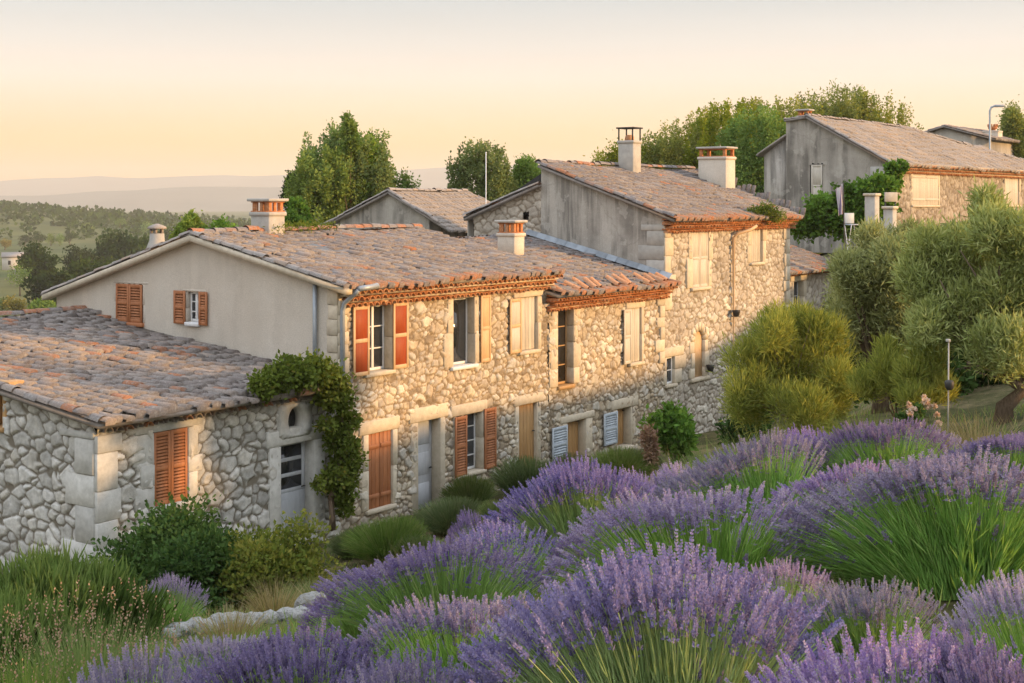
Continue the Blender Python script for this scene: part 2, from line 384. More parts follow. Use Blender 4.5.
# ------------------------------------------------------------------ terrain
TH = math.atan2(1400.0, 988.0)                      # the row of houses runs this way from +X
D2 = np.array([math.cos(TH), math.sin(TH)]); G2 = np.array([-D2[1], D2[0]])
P0 = np.array([(338 - 512) / F * 31, 31.0])
LANE = -7.35
def hw(s, t): return P0 + s * D2 + t * G2
CP = [(0, -3, -1.9), (-4, 0, -2.6), (4, 0, -1.3), (0, 2, -1.95), (1, 5, -2.02), (2.2, 7, -2.02), (-.6, 7, -2.42), (.5, 10, -2.62), (1.9, 10.5, -2.45),
      (3.2, 12, -2.5), (-1.3, 6.2, -2.62), (4.4, 10, -2.1), (5, 13, -2.5), (-2.3, 6.2, -2.95), (-3.2, 9, -3.45), (-4.2, 13, -4.3), (-2.8, 14, -4.3),
      (-2.3, 16, -4.75), (-1, 13, -3.9), (1, 15, -4.1), (3, 16, -3.8), (5.2, 17, -3.2), (-4.8, 20, -6.0), (-2.5, 21, -6.2), (0, 23, -6.1),
      (2.5, 27, -5.6), (5.2, 26, -4.3), (8.4, 24, -3.6), (7, 19, -3.0), (11, 25, -3.0), (12, 33, -3.2), (9, 32, -4.6), (13, 46, -5.2), (15, 52, -3),
      (17, 57, -1.3), (24, 66, -1.1), (32, 72, -.5), (30, 45, -1.3), (22, 30, -2.0), (14, 14, -1.0), (9, 5, -.7), (22, 4, .8), (30, 20, -.3),  # includes the unseen rise at right, shaped to shade the lower facades
      (-9, 22, -7.0), (-14, 16, -7.2), (-14, 6, -5.6), (-16, -4, -5), (-20, 30, -9.5), (-4, 60, -5.5), (6, 66, -4.5), (-18, 55, -10), (-35, 40, -13), (-30, 10, -9),
      (30, -10, 1.2), (0, -15, -1), (-25, -15, -6), (20, 85, -3.5), (0, 85, -7), (-40, 80, -14), (50, 50, -.6), (50, 10, .4)]
for s_ in (-9, -6, -2, 2, 6, 10, 14, 18, 22):
    for t_ in (-1.3, 4, 9):
        q_ = hw(s_, t_); CP.append((q_[0], q_[1], LANE))
CP = np.array(CP, float)
def _U(r2): return np.where(r2 > 1e-9, r2 * np.log(np.maximum(r2, 1e-9)) * .5, 0)
_n = len(CP); _A = np.zeros((_n + 3, _n + 3))
_d2 = ((CP[:, None, :2] - CP[None, :, :2]) ** 2).sum(-1)
_A[:_n, :_n] = _U(_d2) + .4 * np.eye(_n); _A[:_n, _n] = 1; _A[:_n, _n + 1:] = CP[:, :2]; _A[_n, :_n] = 1; _A[_n + 1:, :_n] = CP[:, :2].T
_W = np.linalg.solve(_A, np.concatenate([CP[:, 2], [0, 0, 0]]))
FAR_R = [60, 100, 150, 300, 600, 1000, 1400, 2500, 20000]; FAR_Z = [-9, -12, -16, -23, -28, -31, -31, -34, -40]
def ground_z(x, y):
    x = np.atleast_1d(np.asarray(x, float)); y = np.atleast_1d(np.asarray(y, float)); sh = x.shape
    xf, yf = x.ravel(), y.ravel(); r = np.hypot(xf, yf)
    z = np.interp(r, FAR_R, FAR_Z)
    z = z + smooth01(r, 150, 400) * 2.2 * wob(xf, yf, .006, 3)
    # wooded rise on the left, about 1.3 km out
    z = z + 25 * np.exp(-((yf - 1350) / 260) ** 2) * smooth01(-xf, 190, 620)
    ins = r < 120
    if ins.any():
        a, b = xf[ins], yf[ins]
        zn = _W[_n] + _W[_n + 1] * a + _W[_n + 2] * b
        for k in range(0, len(a), 4000):
            dd = (a[k:k + 4000, None] - CP[None, :, 0]) ** 2 + (b[k:k + 4000, None] - CP[None, :, 1]) ** 2
            zn[k:k + 4000] += _U(dd) @ _W[:_n]
        zn = np.clip(zn, -18, 6)
        zn += .05 * wob(a, b, 1.3, 5) * smooth01(np.abs(zn - LANE), .1, .8)
        w = smooth01(np.hypot(a, b), 80, 118)
        z[ins] = zn * (1 - w) + z[ins] * w
    return z.reshape(sh)
def gz(x, y): return float(ground_z(x, y)[0])

def axis(parts):
    out = []
    for a, b, st in parts: out.append(np.arange(a, b, st))
    return np.concatenate(out)
def geo(a, b, n): return np.geomspace(a, b, n)
xs = np.concatenate([-geo(60, 10600, 46)[::-1], axis([(-58, -16, 2), (-16, 18, .4), (18, 60, 2)]), geo(60, 10600, 46)])
ys = np.concatenate([-geo(40, 10600, 22)[::-1], axis([(-38, -4, 3), (-4, 34, .4), (34, 130, 2)]), geo(132, 10600, 96)])
XX, YY = np.meshgrid(xs, ys); ZZ = ground_z(XX, YY)
nx, ny = len(xs), len(ys)
idx = np.arange(nx * ny).reshape(ny, nx)
gq = np.stack([idx[:-1, :-1], idx[:-1, 1:], idx[1:, 1:], idx[1:, :-1]], -1).reshape(-1, 4)
m, n, l, p = new_mat('ground')
a1 = noise(n, l, .7, 8, .7); a2 = noise(n, l, 7, 6, .7)
c1 = ramp(n, [(.35, (.045, .06, .02)), (.5, (.095, .095, .04)), (.68, (.24, .19, .11))]); l.new(a1.outputs[0], c1.inputs[0])
c2 = ramp(n, [(.3, (.6, .6, .6)), (.7, (1.15, 1.1, 1.05))]); l.new(a2.outputs[0], c2.inputs[0])
near = mixc(n, l, 1.0, c1.outputs[0], c2.outputs[0], 'MULTIPLY')
tc = n.new("ShaderNodeTexCoord"); mp = n.new("ShaderNodeMapping"); mp.inputs['Scale'].default_value = (.007, .004, 0); mp.inputs['Rotation'].default_value = (0, 0, .5)
vo = n.new("ShaderNodeTexVoronoi"); vo.inputs['Scale'].default_value = 1.0
l.new(tc.outputs['Object'], mp.inputs[0]); l.new(mp.outputs[0], vo.inputs[0])
sx = n.new("ShaderNodeSeparateColor"); l.new(vo.outputs['Color'], sx.inputs[0])
cf = ramp(n, [(0, (.045, .07, .024)), (.3, (.085, .115, .036)), (.55, (.16, .145, .055)), (.8, (.065, .095, .03)), (1, (.20, .165, .075))]); l.new(sx.outputs[0], cf.inputs[0])
a3 = noise(n, l, .02, 6, .7); f3 = ramp(n, [(.35, (.55, .6, .55)), (.65, (1.1, 1.05, 1))]); l.new(a3.outputs[0], f3.inputs[0])
far = mixc(n, l, 1.0, cf.outputs[0], f3.outputs[0], 'MULTIPLY')
ln = n.new("ShaderNodeVectorMath"); ln.operation = 'LENGTH'; l.new(tc.outputs['Object'], ln.inputs[0])
fm = maprange(n, l, ln.outputs['Value'], 70, 150, 0, 1)
l.new(mixc(n, l, fm, near, far), p.inputs['Base Color']); p.inputs['Roughness'].default_value = 1; p.inputs['Specular IOR Level'].default_value = .1
bump(n, l, a2.outputs[0], .8, .05, p)
gm = MB().add(np.stack([XX, YY, ZZ], -1), gq)
tag(gm.build('ground', m, smooth=True), kind='structure')

# distant mountain ranges: long solid ridges with a front and a back slope
mm = simple_mat('distant_hillside', (.13, .125, .10), (.19, .175, .14), .004, 1, 0)  # hillside colour paled to carry part of the haze
def mountain(dist, prof, seed, depth):
    pxs = np.linspace(-900, 1900, 200)
    tops = (HY - np.interp(pxs, [q[0] for q in prof], [q[1] for q in prof])) / F * dist
    X = (pxs - 512) / F * dist
    r = np.linspace(-1, 1, 17); hgt = (1 - np.abs(r)) ** 1.15
    Xg = np.repeat(X[None], 17, 0); Yg = dist + r[:, None] * depth + 0 * Xg
    base = -42.0
    Zg = base + (tops[None] - base + 3.5 * wob(X, X * 0, .012, seed)[None]) * hgt[:, None]
    Zg += hgt[:, None] * (1 - hgt[:, None]) * 26 * wob(Xg, Yg, .006, seed + 1)
    ii = np.arange(Xg.size).reshape(17, -1)
    q = np.stack([ii[:-1, :-1], ii[:-1, 1:], ii[1:, 1:], ii[1:, :-1]], -1).reshape(-1, 4)
    tag(MB().add(np.stack([Xg, Yg, Zg], -1), q).build('mountains', mm, smooth=True), kind='structure')
mountain(5200, [(-900, 200), (-100, 198), (0, 196), (70, 194), (130, 190), (200, 187), (290, 187), (400, 190), (520, 188), (700, 192), (1900, 196)], 4, 900)
mountain(9000, [(-900, 192), (-200, 186), (0, 181), (50, 178), (100, 176.5), (140, 178), (200, 175), (260, 176), (330, 173), (400, 170), (450, 167), (540, 164), (600, 168), (750, 172), (1900, 180)], 9, 1200)

# the air
hz, n, l, p = new_mat('haze')
n.remove(p); pv = n.new("ShaderNodeVolumePrincipled"); out = [x for x in n if x.type == 'OUTPUT_MATERIAL'][0]
pv.inputs['Color'].default_value = (.97, .885, .77, 1); pv.inputs['Density'].default_value = 0.00015; pv.inputs['Anisotropy'].default_value = .1
l.new(pv.outputs[0], out.inputs['Volume'])
hm = MB(); hm.box((-11500, -11500, -48), (11500, 11500, 262))
tag(hm.build('haze', hz, recalc=True), kind='stuff')


# ------------------------------------------------------------------ building kit
class House:
    """a building in its own frame: x = s along the facade, y = t back into the house, z as seen from the eye"""
    def __init__(h, name, label, cat, xy, base, ang, group=None):
        h.P = np.array(xy, float); h.base = base; h.ang = ang
        h.d = np.array([math.cos(ang), math.sin(ang)]); h.g = np.array([-h.d[1], h.d[0]])
        h.root = empty(name, (xy[0], xy[1], base), ang); tag(h.root, label, cat, group)
    def s(h, px, t=0.0):
        k = (px - 512) / F; b = h.P + t * h.g
        return (k * b[1] - b[0]) / (h.d[0] - k * h.d[1])
    def t(h, px, s=0.0):
        k = (px - 512) / F; b = h.P + s * h.d
        return (k * b[1] - b[0]) / (h.g[0] - k * h.g[1])
    def depth(h, s, t): return (h.P + s * h.d + t * h.g)[1]
    def z(h, py, s, t=0.0): return (HY - py) / F * h.depth(s, t)
    def part(h, name, mb, mat, parent=None, smooth=False, recalc=False):
        return mb.build(name, mat, parent or h.root, off=(0, 0, h.base), smooth=smooth, recalc=recalc)

def fF(off=0.0): return lambda v: np.stack([v[:, 0], off - v[:, 1], v[:, 2]], 1)      # (u, out, z) on a facade at y=off
def fG(off=0.0): return lambda v: np.stack([off - v[:, 1], v[:, 0], v[:, 2]], 1)      # on the left gable at x=off

def stone_field(U, V, size, seed):
    r = np.random.default_rng(seed)
    sx_, sy_ = size * 1.18, size * .84
    Uw = U + .2 * size * wob(U, V, 1.6 / size, seed) + .07 * size * wob(U, V, 5 / size, seed + 2); Vw = V + .16 * size * wob(U, V, 1.6 / size, seed + 1) + .07 * size * wob(U, V, 5 / size, seed + 3) + .06 * wob(U, V, 1.5, seed + 4)
    a, b = Uw / sx_, Vw / sy_
    i0, j0 = np.floor(a).astype(int), np.floor(b).astype(int)
    im, jm = i0.min() - 3, j0.min() - 3
    nx_, ny_ = i0.max() - im + 4, j0.max() - jm + 4
    ox, oy = r.uniform(.08, .92, (nx_, ny_)), r.uniform(.12, .88, (nx_, ny_))
    w = np.where(r.random((nx_, ny_)) < .22, r.uniform(.25, .62, (nx_, ny_)), r.uniform(-.22, .15, (nx_, ny_)))
    rid = r.random((nx_, ny_))
    f1 = np.full(a.shape, 9.); f2 = np.full(a.shape, 9.); cid = np.zeros(a.shape)
    for di in range(-2, 3):
        for dj in range(-2, 3):
            ci, cj = i0 + di - im, j0 + dj - jm
            stag = (cj % 2) * .5
            dx, dy = i0 + di + ox[ci, cj] * .8 + stag - a, j0 + dj + oy[ci, cj] - b
            d = np.sqrt(dx * dx + dy * dy) - w[ci, cj]
            new = d < f1
            f2 = np.where(new, f1, np.minimum(f2, d)); cid = np.where(new, rid[ci, cj], cid); f1 = np.where(new, d, f1)
    e = f2 - f1
    return e, cid

def wall_sheet(u0, u1, v0, top, f, holes=(), res=.03, size=.25, seed=1, amp=.045, stone=True):
    """one face of a wall: real relief of the rubble stones, openings left out, top edge following top(u)"""
    mb = MB()
    us = np.linspace(u0, u1, max(2, int((u1 - u0) / res) + 1)); tp = top(us)
    nv = max(2, int((tp.max() - v0) / res) + 1); k = np.linspace(0, 1, nv)
    U = np.repeat(us[None], nv, 0); V = v0 + (tp[None] - v0) * k[:, None]
    if stone:
        e, cid = stone_field(U, V, size, seed)
        hgt = smooth01(e, .05, .32); mort = 1 - smooth01(e, .06, .18)
        out = amp * .8 * (hgt - .6) + .034 * (cid - .5) * hgt + .012 * wob(U, V, 14, seed + 5) * hgt + .022 * wob(U, V, 1.2, seed + 6)
        cid = np.clip(cid + .08 * wob(U, V, 11, seed + 8) + .16 * wob(U, V, .8, seed + 9), 0, 1)
    else:
        cid = .5 + 0 * U; mort = 0 * U; out = amp * wob(U, V, 1.5, seed)
    ii = np.arange(U.size).reshape(U.shape)
    q = np.stack([ii[:-1, :-1], ii[:-1, 1:], ii[1:, 1:], ii[1:, :-1]], -1)
    cu = (U[:-1, :-1] + U[1:, 1:]) / 2; cv = (V[:-1, :-1] + V[1:, 1:]) / 2
    keep = np.ones(cu.shape, bool)
    for h in holes:
        keep &= ~((cu > h[0]) & (cu < h[1]) & (cv > h[2]) & (cv < h[3]))
    v = np.stack([U.ravel(), out.ravel(), V.ravel()], 1)
    mb.add(f(v), q[keep], None, cid.ravel(), mort.ravel())
    return mb

def shell(H, L, D, zb, ze_f, ze_b, tr, zr, mat='back', front_gap=.38, gable_gap=.0):
    """the rest of the building: dark inside, right gable, back wall"""
    c = MB(); pr = [(front_gap, zb), (D - .05, zb), (D - .05, ze_b - .12), (tr, zr - .14), (front_gap, ze_f - .12 + (zr - ze_f) * front_gap / max(tr, .1))]
    f = lambda x: (lambda p: np.stack([np.full(len(p), x), p[:, 0], p[:, 1]], 1))
    c.prism(pr, f(.32 + gable_gap), f(L - .06), .5); H.part('shade_infill', c, M['core'], recalc=True)
    b = MB(); pr2 = [(0.03, zb), (D, zb), (D, ze_b - .05), (tr, zr - .07), (.03, ze_f - .05)]
    b.prism(pr2, f(L - .05), f(L), .5)
    b.box((0.03, D - .04, zb), (L - .05, D, ze_b - .06))
    H.part('rear_wall', b, M[mat], recalc=True)

def tiles(A, B, Cc, Dd, sp=.2, row=.33, seed=1, rad=.105, skip=None, orange=.06, wear=1.0, hole=0.0, eave=.0):
    """a tiled slope: A-B eave, D-C ridge. each curved tile has its own shape, place and tone"""
    r = np.random.default_rng(seed); mb = MB()
    A, B, Cc, Dd = [np.asarray(p, float) for p in (A, B, Cc, Dd)]
    e1 = (B - A); Lx = np.linalg.norm(e1); e1 /= Lx
    up = Dd - A; up = up - e1 * (up @ e1); Ly = np.linalg.norm(up); e2 = up / Ly; nr = np.cross(e1, e2)
    if nr[2] < 0: nr = -nr
    xl = lambda y: ((Dd - A) @ e1) * y / Ly; xr = lambda y: Lx + ((Cc - B) @ e1) * y / Ly
    rows = int(Ly / row) + 1; x_lo, x_hi = min(0, xl(Ly)), max(Lx, xr(Ly))
    cols = int((x_hi - x_lo) / sp)
    I, J = np.meshgrid(np.arange(cols), np.arange(rows)); I = I.ravel(); J = J.ravel()
    xc = x_lo + (I + .5) * (x_hi - x_lo) / cols; yc = J * row - .06
    ok = (xc > xl(np.clip(yc, 0, Ly)) + .02) & (xc < xr(np.clip(yc, 0, Ly)) - .02) & (r.random(len(xc)) >= hole)
    xc, yc, J = xc[ok], yc[ok], J[ok]; N = len(xc)
    xc = xc + r.normal(0, .012 * wear, N) + .05 * wob(J * row, xc, .6, seed + 3) * wear; yc = yc + r.normal(0, .022 * wear, N)
    ln = row * r.uniform(1.25, 1.4, N); ln = np.minimum(ln, np.maximum(Ly - yc + .06, .1))
    r0 = rad * r.uniform(.92, 1.08, N); r1 = r0 * .82
    yaw = r.normal(0, .025 * wear, N); lift = .046 + r.normal(0, .009 * wear, N)
    sag = .035 * wob(xc, yc, .9, seed) * wear
    ang = np.linspace(-1.45, 1.45, 7); V = []
    for (uu, rr, hh) in ((0, r0, lift), (1, r1, lift - .035)):
        for a in ang:
            lx = np.sin(a) * rr; hz_ = np.cos(a) * rr * .66 + hh + sag
            px_ = xc + lx * np.cos(yaw) + uu * ln * np.sin(yaw); py_ = yc + uu * ln * np.cos(yaw) - lx * np.sin(yaw)
            V.append(A + px_[:, None] * e1 + py_[:, None] * e2 + hz_[:, None] * nr)
    for a in ang:      # mortared lower end
        px_ = xc + np.sin(a) * r0 * .9; py_ = yc + .015; V.append(A + px_[:, None] * e1 + py_[:, None] * e2 + (sag - .02)[:, None] * nr)
    V = np.stack(V, 1); m_ = 21
    q0 = np.array([(k, k + 1, 7 + k + 1, 7 + k) for k in range(6)] + [(k + 1, k, 14 + k, 14 + k + 1) for k in range(6)])
    q = (np.arange(N)[:, None, None] * m_ + q0[None]).reshape(-1, 4)
    tn = np.clip(r.normal(.40, .13, N) + .2 * wob(xc, yc, .8, seed + 7), 0, .8); tn = np.where(r.random(N) < orange * (.5 + .6 * (wob(xc, yc, .7, seed + 11) > 0)), r.uniform(.85, 1, N), tn)
    tn = np.where((J <= 0) & (r.random(N) < eave), r.uniform(.8, 1, N), tn)
    mb.add(V.reshape(-1, 3), q, None, np.repeat(tn, m_))
    return mb, nr
def slab(A, B, Cc, Dd, nr, th=.07, lift=.0):
    mb = MB(); P = np.array([A, B, Cc, Dd], float)
    mb.add(np.vstack([P + nr * lift, P - nr * (th - lift)]), [(0, 1, 2, 3), (7, 6, 5, 4), (0, 4, 5, 1), (1, 5, 6, 2), (2, 6, 7, 3), (3, 7, 4, 0)])
    return mb
def ridge_caps(a, b, seed=1, rad=.13, orange=.4, step=.36):
    r = np.random.default_rng(seed); mb = MB(); a = np.array(a, float); b = np.array(b, float); Ln = np.linalg.norm(b - a)
    e = (b - a) / Ln; n = int(Ln / step); sd = np.cross(e, (0, 0, 1)); sd /= np.linalg.norm(sd); up = np.cross(sd, e)
    if up[2] < 0: up = -up
    for i in range(n):
        p = a + e * (i * Ln / n); q = a + e * ((i + 1.12) * Ln / n)
        dz = r.normal(0, .012); r0 = rad * r.uniform(.9, 1.1); rr = [r0, r0 * .85]
        v = []
        for P_, r_ in ((p, rr[0]), (q, rr[1])):
            for t_ in np.linspace(-1.5, 1.5, 7): v.append(P_ + sd * math.sin(t_) * r_ + up * (math.cos(t_) * r_ * .85 + dz - .01))
        tn = r.uniform(.85, 1) if r.random() < orange else r.uniform(.1, .75)
        mb.add(v, [(k, k + 1, 8 + k, 7 + k) for k in range(6)], None, tn)
    return mb
def genoise(u0, u1, z, f, rows=2, sp=.2, seed=1, rad=.085, skew=0.0):
    """rows of half-round tile ends stepping out under the eave, bedded in mortar"""
    r = np.random.default_rng(seed); mb = MB(); mo = MB()
    zf = lambda u: z + skew * (u - u0)
    for k in range(rows):
        o1 = .13 * (rows - k) + .03; zz = -.155 * (k + 1) - .0
        n = int((u1 - u0) / sp)
        for i in range(n):
            u = u0 + (i + .5 + (.5 if k % 2 else 0)) * (u1 - u0) / n
            if u > u1 - .04: continue
            rr = rad * r.uniform(.9, 1.1); dz = r.normal(0, .008); oo = o1 + r.normal(0, .012)
            v = []
            for o, q_ in ((oo, 1.0), (-.05, .9)):
                for t_ in np.linspace(-1.57, 1.57, 7):
                    for q2 in (1.0, .76): v.append((u + math.sin(t_) * rr * q_ * q2, o, zf(u) + zz + math.cos(t_) * rr * q_ * q2 + dz))
            qd = []
            for a in range(6):
                b0, b1 = a * 2, a * 2 + 2
                qd += [(b0, b1, b1 + 14, b0 + 14), (b0 + 1, b0 + 15, b1 + 15, b1 + 1), (b0, b0 + 1, b1 + 1, b1)]
            mb.add(f(np.array(v)), qd, None, r.random())
        v = np.array([(u0, -.04, zf(u0) + zz + .1), (u1, -.04, zf(u1) + zz + .1), (u1, o1 - .03, zf(u1) + zz + .1), (u0, o1 - .03, zf(u0) + zz + .1),
                      (u0, -.04, zf(u0) + zz + .145), (u1, -.04, zf(u1) + zz + .145), (u1, o1 - .005, zf(u1) + zz + .145), (u0, o1 - .005, zf(u0) + zz + .145)])
        mo.add(f(v), [(0, 1, 2, 3), (7, 6, 5, 4), (0, 4, 5, 1), (1, 5, 6, 2), (2, 6, 7, 3), (3, 7, 4, 0)], None, .5)
    return mb, mo

def bar(mb, f, u0, u1, o0, o1, v0, v1, bev=.006, tint=.5, jit=0.0):
    mb.box((u0, o0, v0), (u1, o1, v1), f, bev, tint, jit)

def surround(f, u0, u1, v0, v1, wl=.2, wr=.2, lint=.26, seed=1, mat='dressed', depth=.34, blocks=3, proud=.03, base=.0, vous=0, sill=False, lext=.12):
    """dressed stones round an opening, irregular as the photograph's"""
    r = np.random.default_rng(seed); mb = MB()
    for side, w in ((0, wl), (1, wr)):
        if w <= 0: continue
        cuts = np.linspace(v0 - base, v1, blocks + 1); cuts[1:-1] += r.normal(0, .06, blocks - 1)
        for k in range(blocks):
            ww = w * (r.uniform(.75, 1.0) if (k + side) % 2 else r.uniform(1.05, 1.45))
            a, b = (u0 - ww, u0) if side == 0 else (u1, u1 + ww)
            bar(mb, f, a, b, -depth, proud + r.uniform(-.012, .012), cuts[k] + .003, cuts[k + 1] - .003, .009, r.uniform(.2, .9), .002)
    if lint > 0:
        if vous:
            us = np.linspace(u0 - wl - lext, u1 + wr + lext, vous + 1)
            for k in range(vous): bar(mb, f, us[k] + .004, us[k + 1] - .004, -depth, proud + r.uniform(-.01, .01), v1 + .004, v1 + lint * r.uniform(.92, 1.05), .015, r.uniform(.2, .9), .003)
        else:
            bar(mb, f, u0 - wl - lext, u1 + wr + lext * .8, -depth, proud + .008, v1 + .004, v1 + lint, .02, r.uniform(.3, .8), .004)
    return mb

def casement(f, u0, u1, v0, v1, o=-.2, rows=3, cols=2, fw=.055):
    fr, gl = MB(), MB()
    bar(fr, f, u0 + .005, u0 + fw, o - .05, o, v0, v1); bar(fr, f, u1 - fw, u1 - .005, o - .05, o, v0, v1)
    bar(fr, f, u0 + fw, u1 - fw, o - .048, o - .002, v0, v0 + fw * 1.2); bar(fr, f, u0 + fw, u1 - fw, o - .048, o - .002, v1 - fw, v1)
    for k in range(1, cols):
        u = u0 + (u1 - u0) * k / cols; bar(fr, f, u - .04, u + .04, o - .045, o + .006, v0 + fw, v1 - fw)
    for k in range(1, rows):
        v = v0 + (v1 - v0) * k / rows; bar(fr, f, u0 + fw, u1 - fw, o - .04, o - .006, v - .016, v + .016)
    gl.box((u0 + .02, o - .032, v0 + .02), (u1 - .02, o - .022, v1 - .02), f)
    return fr, gl

def leaf_of_shutter(f, u0, u1, v0, v1, o=.04, style='louvre', th=.035, frame=.065):
    fr, pn = MB(), MB()
    if style == 'board':
        n = max(2, int((u1 - u0) / .13)); us = np.linspace(u0, u1, n + 1)
        for k in range(n): bar(fr, f, us[k] + .003, us[k + 1] - .003, o, o + th, v0, v1, .006, rng.uniform(.2, .8))
        for vv in (v0 + .16 * (v1 - v0), v0 + .82 * (v1 - v0)): bar(pn, f, u0 + .02, u1 - .02, o + th + .001, o + th + .026, vv - .05, vv + .05)
        return fr, pn
    bar(fr, f, u0, u0 + frame, o, o + th, v0, v1); bar(fr, f, u1 - frame, u1, o, o + th, v0, v1)
    rails = [v0 + frame * .7, (v0 + v1) / 2, v1 - frame * .7]
    for v in rails: bar(fr, f, u0 + frame, u1 - frame, o + .001, o + th - .001, v - frame * .7, v + frame * .7)
    for a, b in zip(rails[:-1], rails[1:]):
        a += frame * .7; b -= frame * .7
        if style == 'panel':
            bar(pn, f, u0 + frame - .003, u1 - frame + .003, o + .006, o + th - .012, a - .003, b + .003)
        else:
            n = max(3, int((b - a) / .062)); vs = np.linspace(a, b, n + 1)
            for k in range(n):
                c = (vs[k] + vs[k + 1]) / 2; hh = (vs[k + 1] - vs[k])
                v = np.array([(uu, oo, zz) for uu in (u0 + frame - .003, u1 - frame + .003) for (oo, zz) in
                              ((o + th - .004, c - hh * .46), (o + th - .002, c - hh * .34), (o + .004, c + hh * .52), (o + .002, c + hh * .40))])
                pn.add(f(v), [(0, 1, 2, 3), (7, 6, 5, 4), (0, 4, 5, 1), (1, 5, 6, 2), (2, 6, 7, 3), (3, 7, 4, 0)], None, rng.uniform(.2, .8))
    return fr, pn

def add_shutter(H, win, f, u0, u1, v0, v1, m1, m2=None, style='louvre', o=.04, label=None, th=.035):
    fr, pn = leaf_of_shutter(f, u0, u1, v0, v1, o, style, th)
    if m2 is None or m2 == m1:
        fr.V += pn.V; fr.T += pn.T; fr.M += pn.M
        fr.Q += [q + fr.n for q in pn.Q]; fr.Tr += [q + fr.n for q in pn.Tr]; fr.n += pn.n
        ob = H.part('shutter', fr, M[m1], win, recalc=True)
    else:
        o1_ = H.part('shutter', fr, M[m1], win, recalc=True)
        me = mesh_of(pn, 'shutter', M[m2], (0, 0, H.base), recalc=True)
        bm = bmesh.new(); bm.from_mesh(o1_.data); k0 = len(bm.faces); bm.from_mesh(me)
        bm.faces.ensure_lookup_table()
        for fc in bm.faces[k0:]: fc.material_index = 1
        bm.to_mesh(o1_.data); bm.free(); o1_.data.materials.append(M[m2]); bpy.data.meshes.remove(me); ob = o1_
    if label: ob['label'] = label
    return ob

def px_rect(H, wall, px0, px1, py0, py1, at_=0.0):
    """an opening measured in the photograph, in metres on its wall"""
    if wall == 'F':
        u0, u1 = H.s(px0, at_), H.s(px1, at_); um = (u0 + u1) / 2
        return u0, u1, H.z(py1, um, at_), H.z(py0, um, at_)
    u0, u1 = sorted((H.t(px0, at_), H.t(px1, at_))); um = (u0 + u1) / 2
    return u0, u1, H.z(py1, at_, um), H.z(py0, at_, um)

def window(H, f, rect, wl=.2, wr=.2, lint=.26, seed=1, mat='dressed', shutters=(), glass=True, rows=3, cols=2, sill=True, vous=0, o=-.2,
           frame='frame_white', sillm=None, label=None, depth=.34, name='window', proud=.03, blocks=2, hole_pad=.05, sill_ext=.1, panel=None):
    u0, u1, v0, v1 = rect
    w = H.part(name, surround(f, u0, u1, v0, v1, wl, wr, lint, seed, mat, depth, blocks, proud, vous=vous), M[mat], recalc=True)
    if label: w['label'] = label
    if glass:
        fr, gl = casement(f, u0, u1, v0, v1, o, rows, cols); H.part('frame', fr, M[frame], w, recalc=True); H.part('pane', gl, M['glass'], w, recalc=True)
    elif panel:
        pb = MB(); n = max(2, int((u1 - u0) / .14)); us = np.linspace(u0 + .004, u1 - .004, n + 1)
        for k in range(n): bar(pb, f, us[k] + .003, us[k + 1] - .003, o - .05, o, v0 + .01, v1 - .01, .006, rng.uniform(.2, .8))
        H.part('panel', pb, M[panel], w, recalc=True)
    if sill:
        sb = MB(); bar(sb, f, u0 - sill_ext, u1 + sill_ext, -depth, .085, v0 - .1, v0 - .002, .015, .5, .003); H.part('sill', sb, M[sillm or mat], w, recalc=True)
    for sh in shutters: add_shutter(H, w, f, *sh)
    return w, (u0 - hole_pad, u1 + hole_pad, v0 - hole_pad, v1 + hole_pad)

def pipe(H, pts, rad, mat='zinc', name='downpipe'):
    mb = MB(); mb.tube(pts, rad, 8)
    pts = np.array(pts)
    return H.part(name, mb, M[mat], smooth=True)

